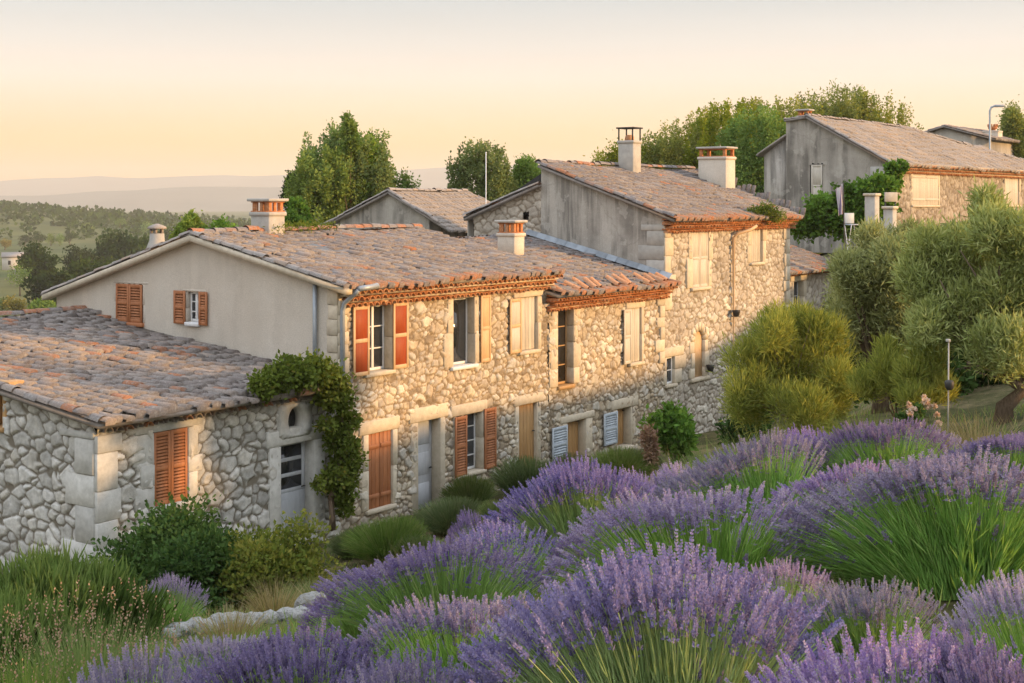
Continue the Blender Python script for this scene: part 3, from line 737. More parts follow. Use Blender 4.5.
def chimney(H, s, t, zb, zt, a, b, mat='concrete', style='slab', capz=.3, seed=0):
    mb = MB(); mb.box((s - a / 2, t - b / 2, zb), (s + a / 2, t + b / 2, zt), None, .02, .5, .004)
    mb.box((s - a / 2 - .035, t - b / 2 - .035, zt - .1), (s + a / 2 + .035, t + b / 2 + .035, zt + .002), None, .02)
    c = H.part('chimney', mb, M[mat], recalc=True)
    if style in ('slab', 'bricks'):
        p = MB(); k = .09; p.box((s - a / 2 + .005, t - b / 2 + .005, zt - .02), (s + a / 2 - .005, t + b / 2 - .005, zt + .03), None, 0, .5); p.box((s - a / 2 + .01, t - b / 2 + .01, zt + capz - .03), (s + a / 2 - .01, t + b / 2 - .01, zt + capz - .001), None, 0, .5)
        for i in (-1, 1):
            for j in (-1, 1): p.box((s + i * (a / 2 - k) - k / 1.6, t + j * (b / 2 - k) - k / 1.6, zt), (s + i * (a / 2 - k) + k / 1.6, t + j * (b / 2 - k) + k / 1.6, zt + capz), None, .008, .6)
        if style == 'bricks':
            for i in (-.3, 0, .3): p.box((s - a * .36 - .03, t + i * b - .05, zt), (s - a * .36 + .03, t + i * b + .05, zt + capz), None, .005, .9); p.box((s + i * a - .05, t - b * .36 - .03, zt), (s + i * a + .05, t - b * .36 + .03, zt + capz), None, .005, .2)
        H.part('chimney_pot', p, M['terracotta'], c, recalc=True)
        q = MB(); q.box((s - a / 2 - .07, t - b / 2 - .07, zt + capz + .001), (s + a / 2 + .07, t + b / 2 + .07, zt + capz + .075), None, .015); H.part('chimney_cap', q, M['concrete'], c, recalc=True)
    elif style == 'frame':
        p = MB(); r = a / 2 - .01
        for i in (-1, 1):
            for j in (-1, 1): p.box((s + i * r - .02, t + j * (b / 2 - .03) - .02, zt), (s + i * r + .02, t + j * (b / 2 - .03) + .02, zt + capz))
        p.box((s - a / 2 - .05, t - b / 2 - .05, zt + capz + .001), (s + a / 2 + .05, t + b / 2 + .05, zt + capz + .05)); H.part('chimney_cap', p, M['iron'], c, recalc=True)
        q = MB(); q.tube([(s, t, zt), (s, t, zt + .12), (s, t, zt + .2)], [.17, .16, .13], 10, .8); H.part('chimney_pot', q, M['terracotta'], c)
    elif style == 'crown':
        q = MB(); q.tube([(s, t, zt), (s, t, zt + .12), (s, t, zt + .13), (s, t, zt + .3)], [.2, .2, .3, .34], 10, .5)
        for k in range(8): q.box((s + .3 * math.cos(k * .785) - .05, t + .3 * math.sin(k * .785) - .05, zt + .3), (s + .3 * math.cos(k * .785) + .05, t + .3 * math.sin(k * .785) + .05, zt + .46), None, 0, .6)
        H.part('chimney_pot', q, M['terracotta'], c)
    return c

def quoins(H, f2, u_edge, sgn, zb, zt, seed, mat='dressed', wide=.42, narrow=.24, step=.34, thick=.05):
    """corner blocks, alternately long and short"""
    r = np.random.default_rng(seed); mb = MB(); z = zb; k = 0
    while z < zt - .1:
        h_ = min(step * r.uniform(.8, 1.2), zt - z); w = (wide if k % 2 else narrow) * r.uniform(.85, 1.15)
        a, b = (u_edge, u_edge + sgn * w)
        bar(mb, f2, min(a, b), max(a, b), -.12, thick + r.uniform(-.01, .01), z + .004, z + h_ - .004, .012, r.uniform(.1, .9), .003)
        z += h_; k += 1
    return mb

def roof_part(H, mb, nr, corners, mat='tile_grey', caps=None, under=.08):
    ro = H.part('roof', mb, M[mat], smooth=False)
    H.part('roof_deck', slab(*corners, nr, under, .012), M['roof_base'], ro, recalc=True)
    return ro

# ------------------------------------------------------------------ cream gable house (first of the row)
A1 = House('stone_house', 'warm rubble house with a cream plastered gable and red shutters, nearest of the row', 'house', hw(0, 0), LANE, TH, 'stone houses of the row')
H = A1; L1 = H.s(548); T_R = 4.55; D1 = 9.9
ZE, ZR, ZB = -1.86, -.86, -2.42                                # front eave, ridge, back eave
top_f = lambda u: np.full_like(u, ZE - .06)
FFf = fF(0.0); GGf = fG(0.0); holes = []
# upper windows
r_ = px_rect(H, 'F', 367, 391, 305, 371); sw = (r_[1] - r_[0]) * .62
w1, h_ = window(H, FFf, r_, .16, .12, .3, 11, rows=3, sillm='dressed', shutters=[
    (r_[0] - sw - .02, r_[0] + .0, r_[2] - .04, r_[3] + .03, 'shut_tan', 'shut_red_dark', 'panel', .05), (r_[1] + .0, r_[1] + sw + .02, r_[2] - .0, r_[3] + .03, 'shut_tan', 'shut_red_dark', 'panel', .05)],
    label='upper window with open red panelled shutters in frames coloured as if sunlit'); holes.append(h_)
r_ = px_rect(H, 'F', 453, 474, 298, 365)
w1, h_ = window(H, FFf, r_, .26, .18, .34, 12, rows=1, cols=1, vous=9, shutters=[(r_[1] + .2, r_[1] + .2 + .42, r_[2], r_[3] + .05, 'shut_tan', 'shut_tan', 'panel', .05)],
    label='upper window with one pale open shutter on its right', sillm='frame_white'); holes.append(h_)
r_ = px_rect(H, 'F', 520, 537, 297, 350)
w1, h_ = window(H, FFf, r_, .2, .16, .2, 13, glass=False, panel='shut_white', o=-.06, shutters=[(r_[0] - .55, r_[0] - .03, r_[2] - .02, r_[3], 'shut_tan', 'shut_white', 'panel', .05)],
    label='upper window closed with cream boards beside the corner'); holes.append(h_)
# ground floor
r_ = px_rect(H, 'F', 368, 392, 432, 507)
w1, h_ = window(H, FFf, r_, .2, .16, .3, 14, glass=False, shutters=[(r_[0] + .005, (r_[0] + r_[1]) / 2 - .004, r_[2], r_[3], 'shut_red', None, 'board', -.06), ((r_[0] + r_[1]) / 2 + .004, r_[1] - .005, r_[2], r_[3], 'shut_red', None, 'board', -.06)],
    mat='dressed', label='ground floor window closed by red brown board shutters'); holes.append(h_)
r_ = px_rect(H, 'F', 456, 482, 414, 472); m_ = r_[0] + (r_[1] - r_[0]) * .02
w1, h_ = window(H, FFf, r_, .1, .1, .28, 15, rows=4, cols=2, shutters=[(r_[0] - .12, r_[0] + .36, r_[2] - .05, r_[3], 'shut_red', None, 'louvre', .05), (r_[1] + .02, r_[1] + .52, r_[2] - .03, r_[3] + .06, 'shut_red', None, 'louvre', .05)],
    label='ground floor window between dark red louvred shutters'); holes.append(h_)
def door(H, f, rect, wl, wr, lint, seed, leafmat='door_grey', leaf=(0, .5), style='plain', mat='dressed', shutters=(), glassy=False, label=None, depth=.38, o=-.26, dark=True):
    u0, u1, v0, v1 = rect
    a, b = u0 + (u1 - u0) * leaf[0], u0 + (u1 - u0) * leaf[1]
    mb = MB()
    if glassy:
        vm = v0 + (v1 - v0) * .46
        bar(mb, f, a, b, o - .05, o, v0, vm); bar(mb, f, a, a + .09, o - .05, o, vm, v1); bar(mb, f, b - .09, b, o - .05, o, vm, v1)
        for k in range(4):
            zz = vm + (v1 - vm - .08) * k / 3; bar(mb, f, a + .09, b - .09, o - .048, o - .002, zz, zz + .08)
        bar(mb, f, a + .1, b - .1, o - .002, o + .012, v0 + .15, vm - .15, .01)
    elif style == 'board':
        n = max(2, int((b - a) / .15)); us = np.linspace(a, b, n + 1)
        for k in range(n): bar(mb, f, us[k] + .003, us[k + 1] - .003, o - .05, o, v0, v1, .006, rng.uniform(.2, .8))
    else:
        bar(mb, f, a, b, o - .05, o, v0, v1)
        for k in range(3): bar(mb, f, a + .1, b - .1, o - .002, o + .014, v0 + .12 + k * (v1 - v0) / 3, v0 + (k + 1) * (v1 - v0) / 3 - .08, .012)
    d = H.part('door', mb, M[leafmat], recalc=True)
    if label: d['label'] = label
    H.part('surround', surround(f, u0, u1, v0, v1, wl, wr, lint, seed, mat, depth, 1, .018), M[mat], d, recalc=True)
    if glassy:
        g = MB(); g.box((a + .06, o - .032, v0 + (v1 - v0) * .46), (b - .06, o - .024, v1 - .04), f); H.part('pane', g, M['glass'], d, recalc=True)
    hd = MB(); hd.tube(f(np.array([(b - .06, o, v0 + 1.0), (b - .06, o + .06, v0 + 1.0), (b - .17, o + .06, v0 + 1.0)])), .012, 6); H.part('handle', hd, M['iron'], d)
    st = MB(); bar(st, f, u0 - .02, u1 + .02, -depth, .12, v0 - .16, v0 - .004, .02); H.part('doorstep', st, M[mat], d, recalc=True)
    for sh in shutters: add_shutter(H, d, f, *sh)
    return d, (u0 - .05, u1 + .05, v0 - .05, v1 + .05)
r_ = px_rect(H, 'F', 418, 440, 420, 512)
d_, h_ = door(H, FFf, r_, .2, .22, .34, 16, leaf=(0, 1), label='pale grey panelled front door'); holes.append(h_)
r_ = px_rect(H, 'F', 519, 537, 404, 458)
d_, h_ = door(H, FFf, (r_[0], r_[1], LANE + .2, r_[3]), .12, .2, .26, 17, 'wood', (0, 1), 'board', label='varnished wooden door under a pale lintel', o=-.1); holes.append(h_)
H.part('stone_wall', wall_sheet(0, L1, LANE - .6, top_f, FFf, holes, .025, .172, 21, .05), M['stone_warm'], smooth=True)
# cream gable
gh = []
t_edge = lambda u: np.where(u < T_R, ZE + (ZR - ZE) * (u + .0) / T_R, ZR + (ZB - ZR) * (u - T_R) / (D1 - T_R)) - .02
r_ = px_rect(H, 'G', 117, 143, 284, 322); mid = (r_[0] + r_[1]) / 2
w1, h_ = window(H, GGf, r_, .07, .07, .07, 18, mat='plaster_cream', proud=.012, glass=False, sill=True, sillm='shut_red', sill_ext=.05, shutters=[(r_[0], mid - .005, r_[2], r_[3], 'shut_red', None, 'louvre', .012), (mid + .005, r_[1], r_[2], r_[3], 'shut_red', None, 'louvre', .012)],
    label='gable window behind closed red louvred shutters', depth=.2); gh.append((r_[0], r_[1], r_[2], r_[3]))
r_ = px_rect(H, 'G', 187, 200, 292, 322); sw = .42
w1, h_ = window(H, GGf, r_, .07, .07, .07, 19, mat='plaster_cream', proud=.012, rows=3, cols=2, o=-.1, sillm='frame_white', sill_ext=.02, shutters=[(r_[1] + .01, r_[1] + sw, r_[2] - .06, r_[3] + .02, 'shut_red', None, 'louvre', .03), (r_[0] - .3, r_[0] - .01, r_[2] - .06, r_[3] + .02, 'shut_red', None, 'louvre', .03)],
    label='small gable window with open red shutters', depth=.2); gh.append((r_[0], r_[1], r_[2], r_[3]))
H.part('gable_wall', wall_sheet(.28, D1, LANE - .6, t_edge, GGf, gh, .06, seed=31, amp=.012, stone=False), M['plaster_cream'], smooth=True)
q_ = quoins(H, FFf, 0.0, 1, -4.2, ZE - .35, 33, wide=.34, narrow=.3); q2 = quoins(H, GGf, 0.0, 1, LANE, ZE - .1, 34, wide=.36, narrow=.3, thick=.03)
H.part('corner_stones', q2, M['dressed'], recalc=True); H.part('corner_stones', q_, M['dressed'], recalc=True)
shell(H, L1 - .02, D1, LANE - .6, ZE, ZB, T_R, ZR)
ov = .42
zs = (ZR - ZE) / T_R; zsb = (ZB - ZR) / (D1 - T_R)
A_, B_, C_, D_ = (-.22, -ov, ZE - zs * ov), (L1 + .12, -ov, ZE - zs * ov), (L1 + .12, T_R, ZR), (-.22, T_R, ZR)
tm, nr = tiles(A_, B_, C_, D_, seed=41, eave=.7, wear=1.5, orange=.04); ro1 = roof_part(H, tm, nr, (A_, B_, C_, D_))
A_, B_, C_, D_ = (L1 + .12, D1 + .3, ZB + zsb * .3), (-.22, D1 + .3, ZB + zsb * .3), (-.22, T_R, ZR), (L1 + .12, T_R, ZR)
tm, nr = tiles(A_, B_, C_, D_, seed=42, orange=.05); roof_part(H, tm, nr, (A_, B_, C_, D_))
rc = ridge_caps((-.22, T_R, ZR + .1), (L1 + .1, T_R, ZR + .1), 43, orange=.65); H.part('ridge_tiles', rc, M['tile_grey'], ro1)
# verge: mortar strip and a run of tiles along the gable edge
vg = MB()
for (a, za, b, zb_) in ((-ov, ZE - zs * ov, T_R, ZR), (T_R, ZR, D1 + .3, ZB + zsb * .3)):
    v = np.array([(x, y, z) for x in (-.24, .0) for (y, z) in ((a, za - .12), (b, zb_ - .12), (b, zb_ + .02), (a, za + .02))])
    vg.add(v, [(0, 1, 2, 3), (7, 6, 5, 4), (0, 4, 5, 1), (1, 5, 6, 2), (2, 6, 7, 3), (3, 7, 4, 0)])
H.part('verge_board', vg, M['dressed'], ro1, recalc=True)
v1_ = ridge_caps((-.16, -ov, ZE - zs * ov + .07), (-.16, T_R, ZR + .07), 44, .1, .2); v2_ = ridge_caps((-.16, D1 + .3, ZB + zsb * .3 + .06), (-.16, T_R, ZR + .07), 45, .1, .15)
H.part('verge_tiles', v1_, M['tile_far'], ro1); H.part('verge_tiles', v2_, M['tile_far'], ro1)
ga, gb = genoise(0.05, L1 + .1, ZE - .07, FFf, 3, .2, 46, .092); co = H.part('eave_cornice', ga, M['terracotta']); H.part('cornice_mortar', gb, M['dressed'], co, recalc=True)
chimney(H, H.s(265, T_R + .2), T_R + .1, -1.2, H.z(212, 2.6, T_R), .58, .66, 'concrete', 'bricks', .27)
s9 = H.s(511, 2.4); chimney(H, s9, 2.4, -1.6, H.z(233, s9, 2.4), .52, .6, 'plaster_cream', 'bricks', .3)
# round tapering chimney on the back slope
tcx = D1 - 1.8; scx = H.s(157, tcx); zc = H.z(256, scx, tcx)
mb = MB(); mb.tube([(scx, tcx, zc - .6), (scx, tcx, zc), (scx, tcx, zc + .42), (scx, tcx, zc + .6)], [.4, .36, .2, .19], 12)
cc = H.part('chimney', mb, M['concrete'], smooth=True); mb = MB()
for k in range(5): mb.box((scx + .15 * math.cos(k * 1.257) - .03, tcx + .15 * math.sin(k * 1.257) - .03, zc + .6), (scx + .15 * math.cos(k * 1.257) + .03, tcx + .15 * math.sin(k * 1.257) + .03, zc + .72))
mb.tube([(scx, tcx, zc + .72), (scx, tcx, zc + .78), (scx, tcx, zc + .86)], [.26, .24, .04], 12, .6); H.part('chimney_cap', mb, M['tile_far'], cc)
tg_ = H.t(317)
pipe(H, [(-.07, tg_, ZE + .12), (-.07, tg_, -4.2)], .05)
gp = MB(); gp.tube([(.12, -.5, ZE - .12), (.1, -.42, ZE - .2), (.06, -.14, ZE - .42), (.04, -.1, ZE - .6), (.04, -.1, -5.4)], .055, 8); H.part('downpipe', gp, M['zinc'], smooth=True)
zg = MB(); zg.tube([(.1, -.5, ZE - .1), (.75, -.5, ZE - .06)], .065, 8); H.part('gutter', zg, M['zinc'], smooth=True)

# ------------------------------------------------------------------ second house of the row
B0 = hw(A1.s(548), 0)
H = House('stone_house', 'lower rubble house with terracotta eave and blue grey doorway shutters, middle of the row', 'house', B0, LANE, TH, 'stone houses of the row'); B1 = H
L2 = H.s(664); Z2E, Z2R, T2, D2_ = -2.46, -1.2, 5.2, 9.0
fB = fF(0.0); holes = []
r_ = px_rect(H, 'F', 557, 573, 308, 385)
w1, h_ = window(H, fB, r_, .36, .3, .24, 51, rows=4, cols=1, frame='wood', label='tall upper window with a dark wooden casement in a wide stone surround', sillm='wood', sill_ext=0, blocks=4); holes.append(h_)
r_ = px_rect(H, 'F', 630, 641, 308, 362)
w1, h_ = window(H, fB, r_, .12, .12, .26, 52, glass=False, panel='shut_white', o=-.04, shutters=[(r_[0] - .46, r_[0] - .04, r_[2], r_[3], 'shut_white', None, 'panel', .05)], label='upper window closed with cream boards', sill=True); holes.append(h_)
r_ = px_rect(H, 'F', 567, 586, 421, 462); r_ = (r_[0], r_[1], LANE + .12, r_[3])
d_, h_ = door(H, fB, r_, .2, .34, .2, 53, 'wood', (0, 1), 'board', label='dark doorway with one blue grey shutter', shutters=[(r_[0] - .85, r_[0] - .1, LANE + .2, r_[3] - .02, 'shut_blue', None, 'louvre', .06)]); holes.append(h_)
r_ = px_rect(H, 'F', 617, 631, 408, 462); r_ = (r_[0], r_[1], LANE + .12, r_[3])
d_, h_ = door(H, fB, r_, .2, .3, .3, 54, 'wood', (.1, 1), 'board', label='brown doorway with a louvred blue grey shutter', shutters=[(r_[0] - .85, r_[0] - .1, LANE + .3, r_[3] - .02, 'shut_blue', None, 'louvre', .06)]); holes.append(h_)
H.part('stone_wall', wall_sheet(0, L2, LANE - .6, lambda u: np.full_like(u, Z2E - .05), fB, holes, .027, .188, 61, .05), M['stone_warm'], smooth=True)
H.part('corner_stones', quoins(H, fB, L2 - .02, -1, -5, Z2E - .4, 62, wide=.5, narrow=.3), M['dressed'], recalc=True)
shell(H, L2, D2_, LANE - .6, Z2E, Z2E - .3, T2, Z2R)
zs = (Z2R - Z2E) / T2; ov = .45
A_, B_, C_, D_ = (-.12, -ov, Z2E - zs * ov), (L2 + .2, -ov, Z2E - zs * ov), (L2 - .02, T2, Z2R), (-.12, T2, Z2R)
tm, nr = tiles(A_, B_, C_, D_, seed=63, eave=.7, wear=1.4, orange=.09); ro = roof_part(H, tm, nr, (A_, B_, C_, D_))
A_, B_, C_, D_ = (L2 - .02, D2_ + .2, Z2E - .4), (-.1, D2_ + .2, Z2E - .4), (-.1, T2, Z2R), (L2 - .02, T2, Z2R)
tm, nr = tiles(A_, B_, C_, D_, seed=64); roof_part(H, tm, nr, (A_, B_, C_, D_))
# broken orange tiles standing along the eave
r = np.random.default_rng(65)
for u in np.arange(.15, L2, .42):
    if r.random() < .8:
        k = ridge_caps((u, -ov + r.uniform(0, .2), Z2E - .0), (u + r.uniform(-.1, .1), -ov + .45, Z2E + .16 + r.uniform(0, .1)), int(u * 100), .11, 1.0, .3); H.part('loose_tile', k, M['terracotta'], ro)
ga, gb = genoise(-.1, L2 + .15, Z2E - .09, fB, 3, .19, 66, .08); co = H.part('eave_cornice', ga, M['terracotta']); H.part('cornice_mortar', gb, M['terracotta'], co, recalc=True)
fl = MB()
for k in range(14):
    ta, tb = -.3 + k * .38, -.3 + (k + 1.1) * .38; zz = lambda t: Z2E + zs * t + .16
    v = np.array([(L2 - .22, ta, zz(ta) - .03), (L2 - .02, ta, zz(ta) + .12), (L2 - .02, tb, zz(tb) + .12), (L2 - .22, tb, zz(tb) - .03)]); fl.add(v, [(0, 1, 2, 3)], None, r.random())
H.part('flashing', fl, M['zinc'], ro)

# ------------------------------------------------------------------ tall house
C0 = hw(A1.s(664), 0)
H = House('stone_house', 'tall rubble house with a grey stained side wall above the lower roof', 'house', C0, LANE, TH, 'stone houses of the row'); T1 = H
L3 = H.s(789); Z3E, Z3R, T3, D3 = -.46, 1.13, H.t(541), 7.6
fC, gC = fF(0.0), fG(0.0); holes = []
r_ = px_rect(H, 'F', 692, 708, 229, 287); mid = (r_[0] + r_[1]) / 2
w1, h_ = window(H, fC, r_, .3, .26, .12, 71, glass=False, shutters=[(r_[0] + .005, mid - .006, r_[2], r_[3], 'shut_white', None, 'panel', -.03), (mid + .006, r_[1] - .005, r_[2], r_[3], 'shut_white', None, 'panel', -.03)], label='upper window with closed cream shutters'); holes.append(h_)
r_ = px_rect(H, 'F', 751, 762, 224, 262)
w1, h_ = window(H, fC, r_, .3, .3, .1, 72, glass=False, panel='shut_white', o=-.05, label='narrow upper window closed with beige boards'); holes.append(h_)
r_ = px_rect(H, 'F', 652, 664, 357, 384)
u0, u1, v0, v1 = px_rect(H, 'F', 666, 674, 357, 384)
w1, h_ = window(H, fC, (u0, u1, v0, v1), .14, .5, .3, 74, rows=2, cols=1, o=-.06, label='small square window low beside the corner'); holes.append(h_)
# arched window
u0, u1, v0, v1 = px_rect(H, 'F', 694, 704, 330, 377); um = (u0 + u1) / 2; ra = (u1 - u0) / 2
aw = surround(fC, u0, u1, v0, v1 - ra, .22, .22, 0, 75)
for k in range(7):
    a0, a1_ = math.pi * k / 7, math.pi * (k + 1) / 7
    v = np.array([(um + math.cos(a) * q * ra, o, v1 - ra + math.sin(a) * q * ra) for o in (.03, -.34) for (a, q) in ((a0 + .02, 1.0), (a1_ - .02, 1.0), (a1_ - .02, 1.75), (a0 + .02, 1.75))])
    aw.add(fC(v), [(0, 1, 2, 3), (7, 6, 5, 4), (0, 4, 5, 1), (1, 5, 6, 2), (2, 6, 7, 3), (3, 7, 4, 0)], None, .3 + .08 * k)
w1 = H.part('window', aw, M['dressed'], recalc=True); w1['label'] = 'narrow round arched window'
pb = MB(); pb.box((u0 - .03, -.12, v0 - .03), (u1 + .03, -.07, v1 + .1), fC); H.part('panel', pb, M['shut_tan'], w1, recalc=True)
sb = MB(); bar(sb, fC, u0 - .25, u1 + .25, -.3, .09, v0 - .12, v0 - .003, .015); H.part('sill', sb, M['dressed'], w1, recalc=True)
holes.append((u0 - .05, u1 + .05, v0 - .05, v1 + .1))
H.part('stone_wall', wall_sheet(0, L3, LANE - .6, lambda u: np.full_like(u, Z3E - .05), fC, holes, .03, .205, 81, .05), M['stone_pale'], smooth=True)
H.part('corner_stones', quoins(H, fC, 0.0, 1, -3.4, Z3E - .4, 82, wide=.62, narrow=.4, step=.5), M['dressed'], recalc=True)
H.part('corner_stones', quoins(H, fC, L3, -1, LANE, Z3E - .4, 83, wide=.5, narrow=.34, step=.45), M['dressed'], recalc=True)
H.part('corner_stones', quoins(H, gC, 0.0, 1, -2.4, Z3E - .3, 84, 'concrete', wide=.85, narrow=.55, step=.5, thick=.02), M['concrete'], recalc=True)
zs = (Z3R - Z3E) / T3
H.part('gable_wall', wall_sheet(.0, T3, LANE, lambda u: Z3E + zs * u - .03, gC, [], .08, seed=85, amp=.012, stone=False), M['plaster_grey'], smooth=True)
zA, zB_ = H.z(185, 0, T3 + .05), H.z(216, 0, H.t(474)); tA = H.t(474)
H.part('rear_gable', wall_sheet(T3, tA, LANE, lambda u: zA + (zB_ - zA) * (u - T3) / (tA - T3) - .05, gC, [px_rect(H, 'G', 523, 529, 212, 220)], .04, .3, 86), M['stone_pale'], smooth=True)
sm = MB(); sm.box((T3 + .4, -.3, -1.1), (T3 + .8, -.2, -.5), gC); H.part('vent_recess', sm, M['core'], recalc=True)  # near-black block gives the small opening its shade
shell(H, L3, D3, LANE - .6, Z3E, zB_, T3, Z3R)
ov = .45
A_, B_, C_, D_ = (-.18, -ov, Z3E - zs * ov), (L3 + .3, -ov, Z3E - zs * ov), (H.s(693, T3), T3, Z3R), (-.18, T3, Z3R)
tm, nr = tiles(A_, B_, C_, D_, seed=87, eave=.7, sp=.21, wear=1.3, orange=.06); ro = roof_part(H, tm, nr, (A_, B_, C_, D_))
A_, B_, C_, D_ = (L3, tA + .3, zB_ - .1), (-.2, tA + .3, zB_ - .1), (-.2, T3, zA), (L3, T3, zA)
tm, nr = tiles(A_, B_, C_, D_, seed=88); roof_part(H, tm, nr, (A_, B_, C_, D_))
A_, B_, C_, D_ = (L3 + .3, -ov, Z3E - zs * ov), (L3 + .3, T3 * 1.4, Z3E - .3), (H.s(693, T3), T3 * 1.2, Z3R - .04), (H.s(693, T3), T3, Z3R)
tm, nr = tiles(A_, B_, C_, D_, seed=98, sp=.21); roof_part(H, tm, nr, (A_, B_, C_, D_))
H.part('ridge_tiles', ridge_caps((-.18, T3, Z3R + .1), (H.s(693, T3), T3, Z3R + .1), 89, orange=.3), M['tile_grey'], ro)
H.part('verge_tiles', ridge_caps((-.12, -ov, Z3E - zs * ov + .08), (-.12, T3, Z3R + .08), 90, .11, .45), M['tile_grey'], ro)
H.part('verge_tiles', ridge_caps((-.14, tA + .3, zB_ + .02), (-.14, T3, zA + .06), 91, .1, .1), M['tile_far'], ro)
ga, gb = genoise(-.05, L3 + .25, Z3E - .1, fC, 3, .2, 92, .085); co = H.part('eave_cornice', ga, M['terracotta']); H.part('cornice_mortar', gb, M['terracotta'], co, recalc=True)
s8 = H.s(629.5, T3 - .4); chimney(H, s8, T3 - .4, .5, H.z(141, s8, T3), .55, .62, 'concrete', 'frame', .42)
s8 = H.s(712, 3.2); chimney(H, s8, 3.0, -.4, H.z(157, s8, 3.0), .8, 1.15, 'plaster_cream', 'slab', .3)
sp_ = H.s(731); pipe(H, [(sp_ + .9, -.5, Z3E - .42), (sp_ + .5, -.45, Z3E - .55), (sp_ + .1, -.2, Z3E - .66), (sp_, -.1, Z3E - .8), (sp_, -.1, LANE + .3)], .055, 'shut_tan')
for px, py in ((735, 313), (709, 368), (785, 320)):
    s8 = H.s(px, -.15); z8 = H.z(py, s8, -.15); mb = MB()
    mb.tube([(s8, -.2, z8 - .1), (s8, -.2, z8 + .05), (s8, -.2, z8 + .1)], [.09, .13, .14], 10); mb.tube([(s8, 0, z8 - .12), (s8, -.34, z8 - .12)], .012, 5)
    H.part('wall_pot', mb, M['iron'], smooth=False)

# ------------------------------------------------------------------ cottage on the left
E0 = hw(-6.55, 0)
H = House('stone_cottage', 'low grey rubble cottage with patchy tiled roof, in front of the cream gable', 'house', E0, LANE, TH); K1 = H
LK = 6.55; ZKE, tR = -4.02, 8.75; ZKR = -2.9
fK, gK = fF(-.02), fG(0.0); holes = []
r_ = px_rect(H, 'F', 153, 187, 430, 503); mid = (r_[0] + r_[1]) / 2
w1, h_ = window(H, fK, r_, .34, .3, .26, 101, mat='dressed_grey', glass=False, sillm='dressed_grey', shutters=[(r_[0] + .004, mid - .004, r_[2], r_[3], 'shut_red', None, 'louvre', -.03), (mid + .004, r_[1] - .004, r_[2], r_[3], 'shut_red', None, 'louvre', -.03)], label='cottage window behind closed red louvred shutters', blocks=3); holes.append(h_)
r_ = px_rect(H, 'F', 280, 313, 443, 520)
d_, h_ = door(H, fK, (r_[0], r_[1], LANE + .15, r_[3]), .3, .42, .34, 102, 'door_grey', (0, 1), mat='dressed_grey', glassy=True, label='pale grey half glazed door'); holes.append(h_)
# oculus above the door
uo = H.s(294); vo_ = H.z(420, uo); mb = MB(); NN = 28; ro_, rh = .23, .29
for k in range(NN):
    a0, a1_ = 2 * math.pi * k / NN, 2 * math.pi * (k + 1) / NN
    def sq(a): c, s_ = math.cos(a), math.sin(a); m_ = max(abs(c), abs(s_)); return c / m_, s_ / m_
    v = []
    for o in (.035, -.3):
        for a in (a0, a1_): v.append((uo + math.cos(a) * ro_, o, vo_ + math.sin(a) * rh))
        for a in (a1_, a0): q = sq(a); v.append((uo + q[0] * .5, o, vo_ + q[1] * .36))
    mb.add(fK(np.array(v)), [(0, 1, 2, 3), (7, 6, 5, 4), (0, 4, 5, 1), (2, 6, 7, 3)], None, .6)
ow = H.part('window', mb, M['dressed_grey'], recalc=True); ow['label'] = 'oval stone opening above the door'
pb = MB(); pb.box((uo - ro_ - .03, -.24, vo_ - rh - .03), (uo + ro_ + .03, -.2, vo_ + rh + .03), fK); H.part('pane', pb, M['glass'], ow, recalc=True)
holes.append((uo - .42, uo + .42, vo_ - .3, vo_ + .3))
H.part('stone_wall', wall_sheet(0, LK, LANE - .6, lambda u: np.full_like(u, ZKE - .05), fK, holes, .026, .25, 111, .065), M['stone_grey'], smooth=True)
zs = (ZKR - ZKE) / tR
u0, u1, v0, v1 = px_rect(H, 'G', -6, 3, 388, 426)
w1, h_ = window(H, gK, (u0, u1, v0, v1), .1, .1, .15, 103, mat='wood', rows=2, cols=1, frame='wood', label='dark side window at the picture edge')
H.part('gable_wall', wall_sheet(0, tR, LANE - .6, lambda u: ZKE + zs * u - .05, gK, [h_], .028, .26, 112, .065), M['stone_grey'], smooth=True)
H.part('corner_stones', quoins(H, fK, -.02, 1, LANE - .2, ZKE - .3, 113, wide=.62, narrow=.44, step=.62, thick=.06), M['dressed_grey'], recalc=True)
H.part('corner_stones', quoins(H, gK, -.0, 1, LANE - .2, ZKE - .25, 114, wide=.9, narrow=.6, step=.58, thick=.06), M['dressed_grey'], recalc=True)
shell(H, LK - .02, tR + 1.6, LANE - .6, ZKE, ZKR - .4, tR, ZKR)
ov = .4
A_, B_, C_, D_ = (-.22, -ov, ZKE - zs * ov), (LK + .02, -ov, ZKE - zs * ov), (LK + .02, tR, ZKR), (-.22, tR, ZKR)
tm, nr = tiles(A_, B_, C_, D_, seed=115, sp=.235, row=.36, rad=.125, wear=2.0, orange=.09); ro = roof_part(H, tm, nr, (A_, B_, C_, D_), 'tile_dark')
A_, B_, C_, D_ = (LK, tR + 1.9, ZKR - .5), (-.2, tR + 1.9, ZKR - .5), (-.2, tR, ZKR), (LK, tR, ZKR)
tm, nr = tiles(A_, B_, C_, D_, seed=116); roof_part(H, tm, nr, (A_, B_, C_, D_), 'tile_dark')
H.part('ridge_tiles', ridge_caps((-.2, tR, ZKR + .1), (LK, tR, ZKR + .1), 117, orange=.3), M['tile_dark'], ro)
H.part('verge_tiles', ridge_caps((-.14, -ov, ZKE - zs * ov + .08), (-.14, tR, ZKR + .08), 118, .12, .2), M['tile_dark'], ro)
ga, gb = genoise(.05, LK, ZKE - .1, fK, 1, .235, 119, .095); co = H.part('eave_cornice', ga, M['tile_grey']); H.part('cornice_mortar', gb, M['dressed_grey'], co, recalc=True)

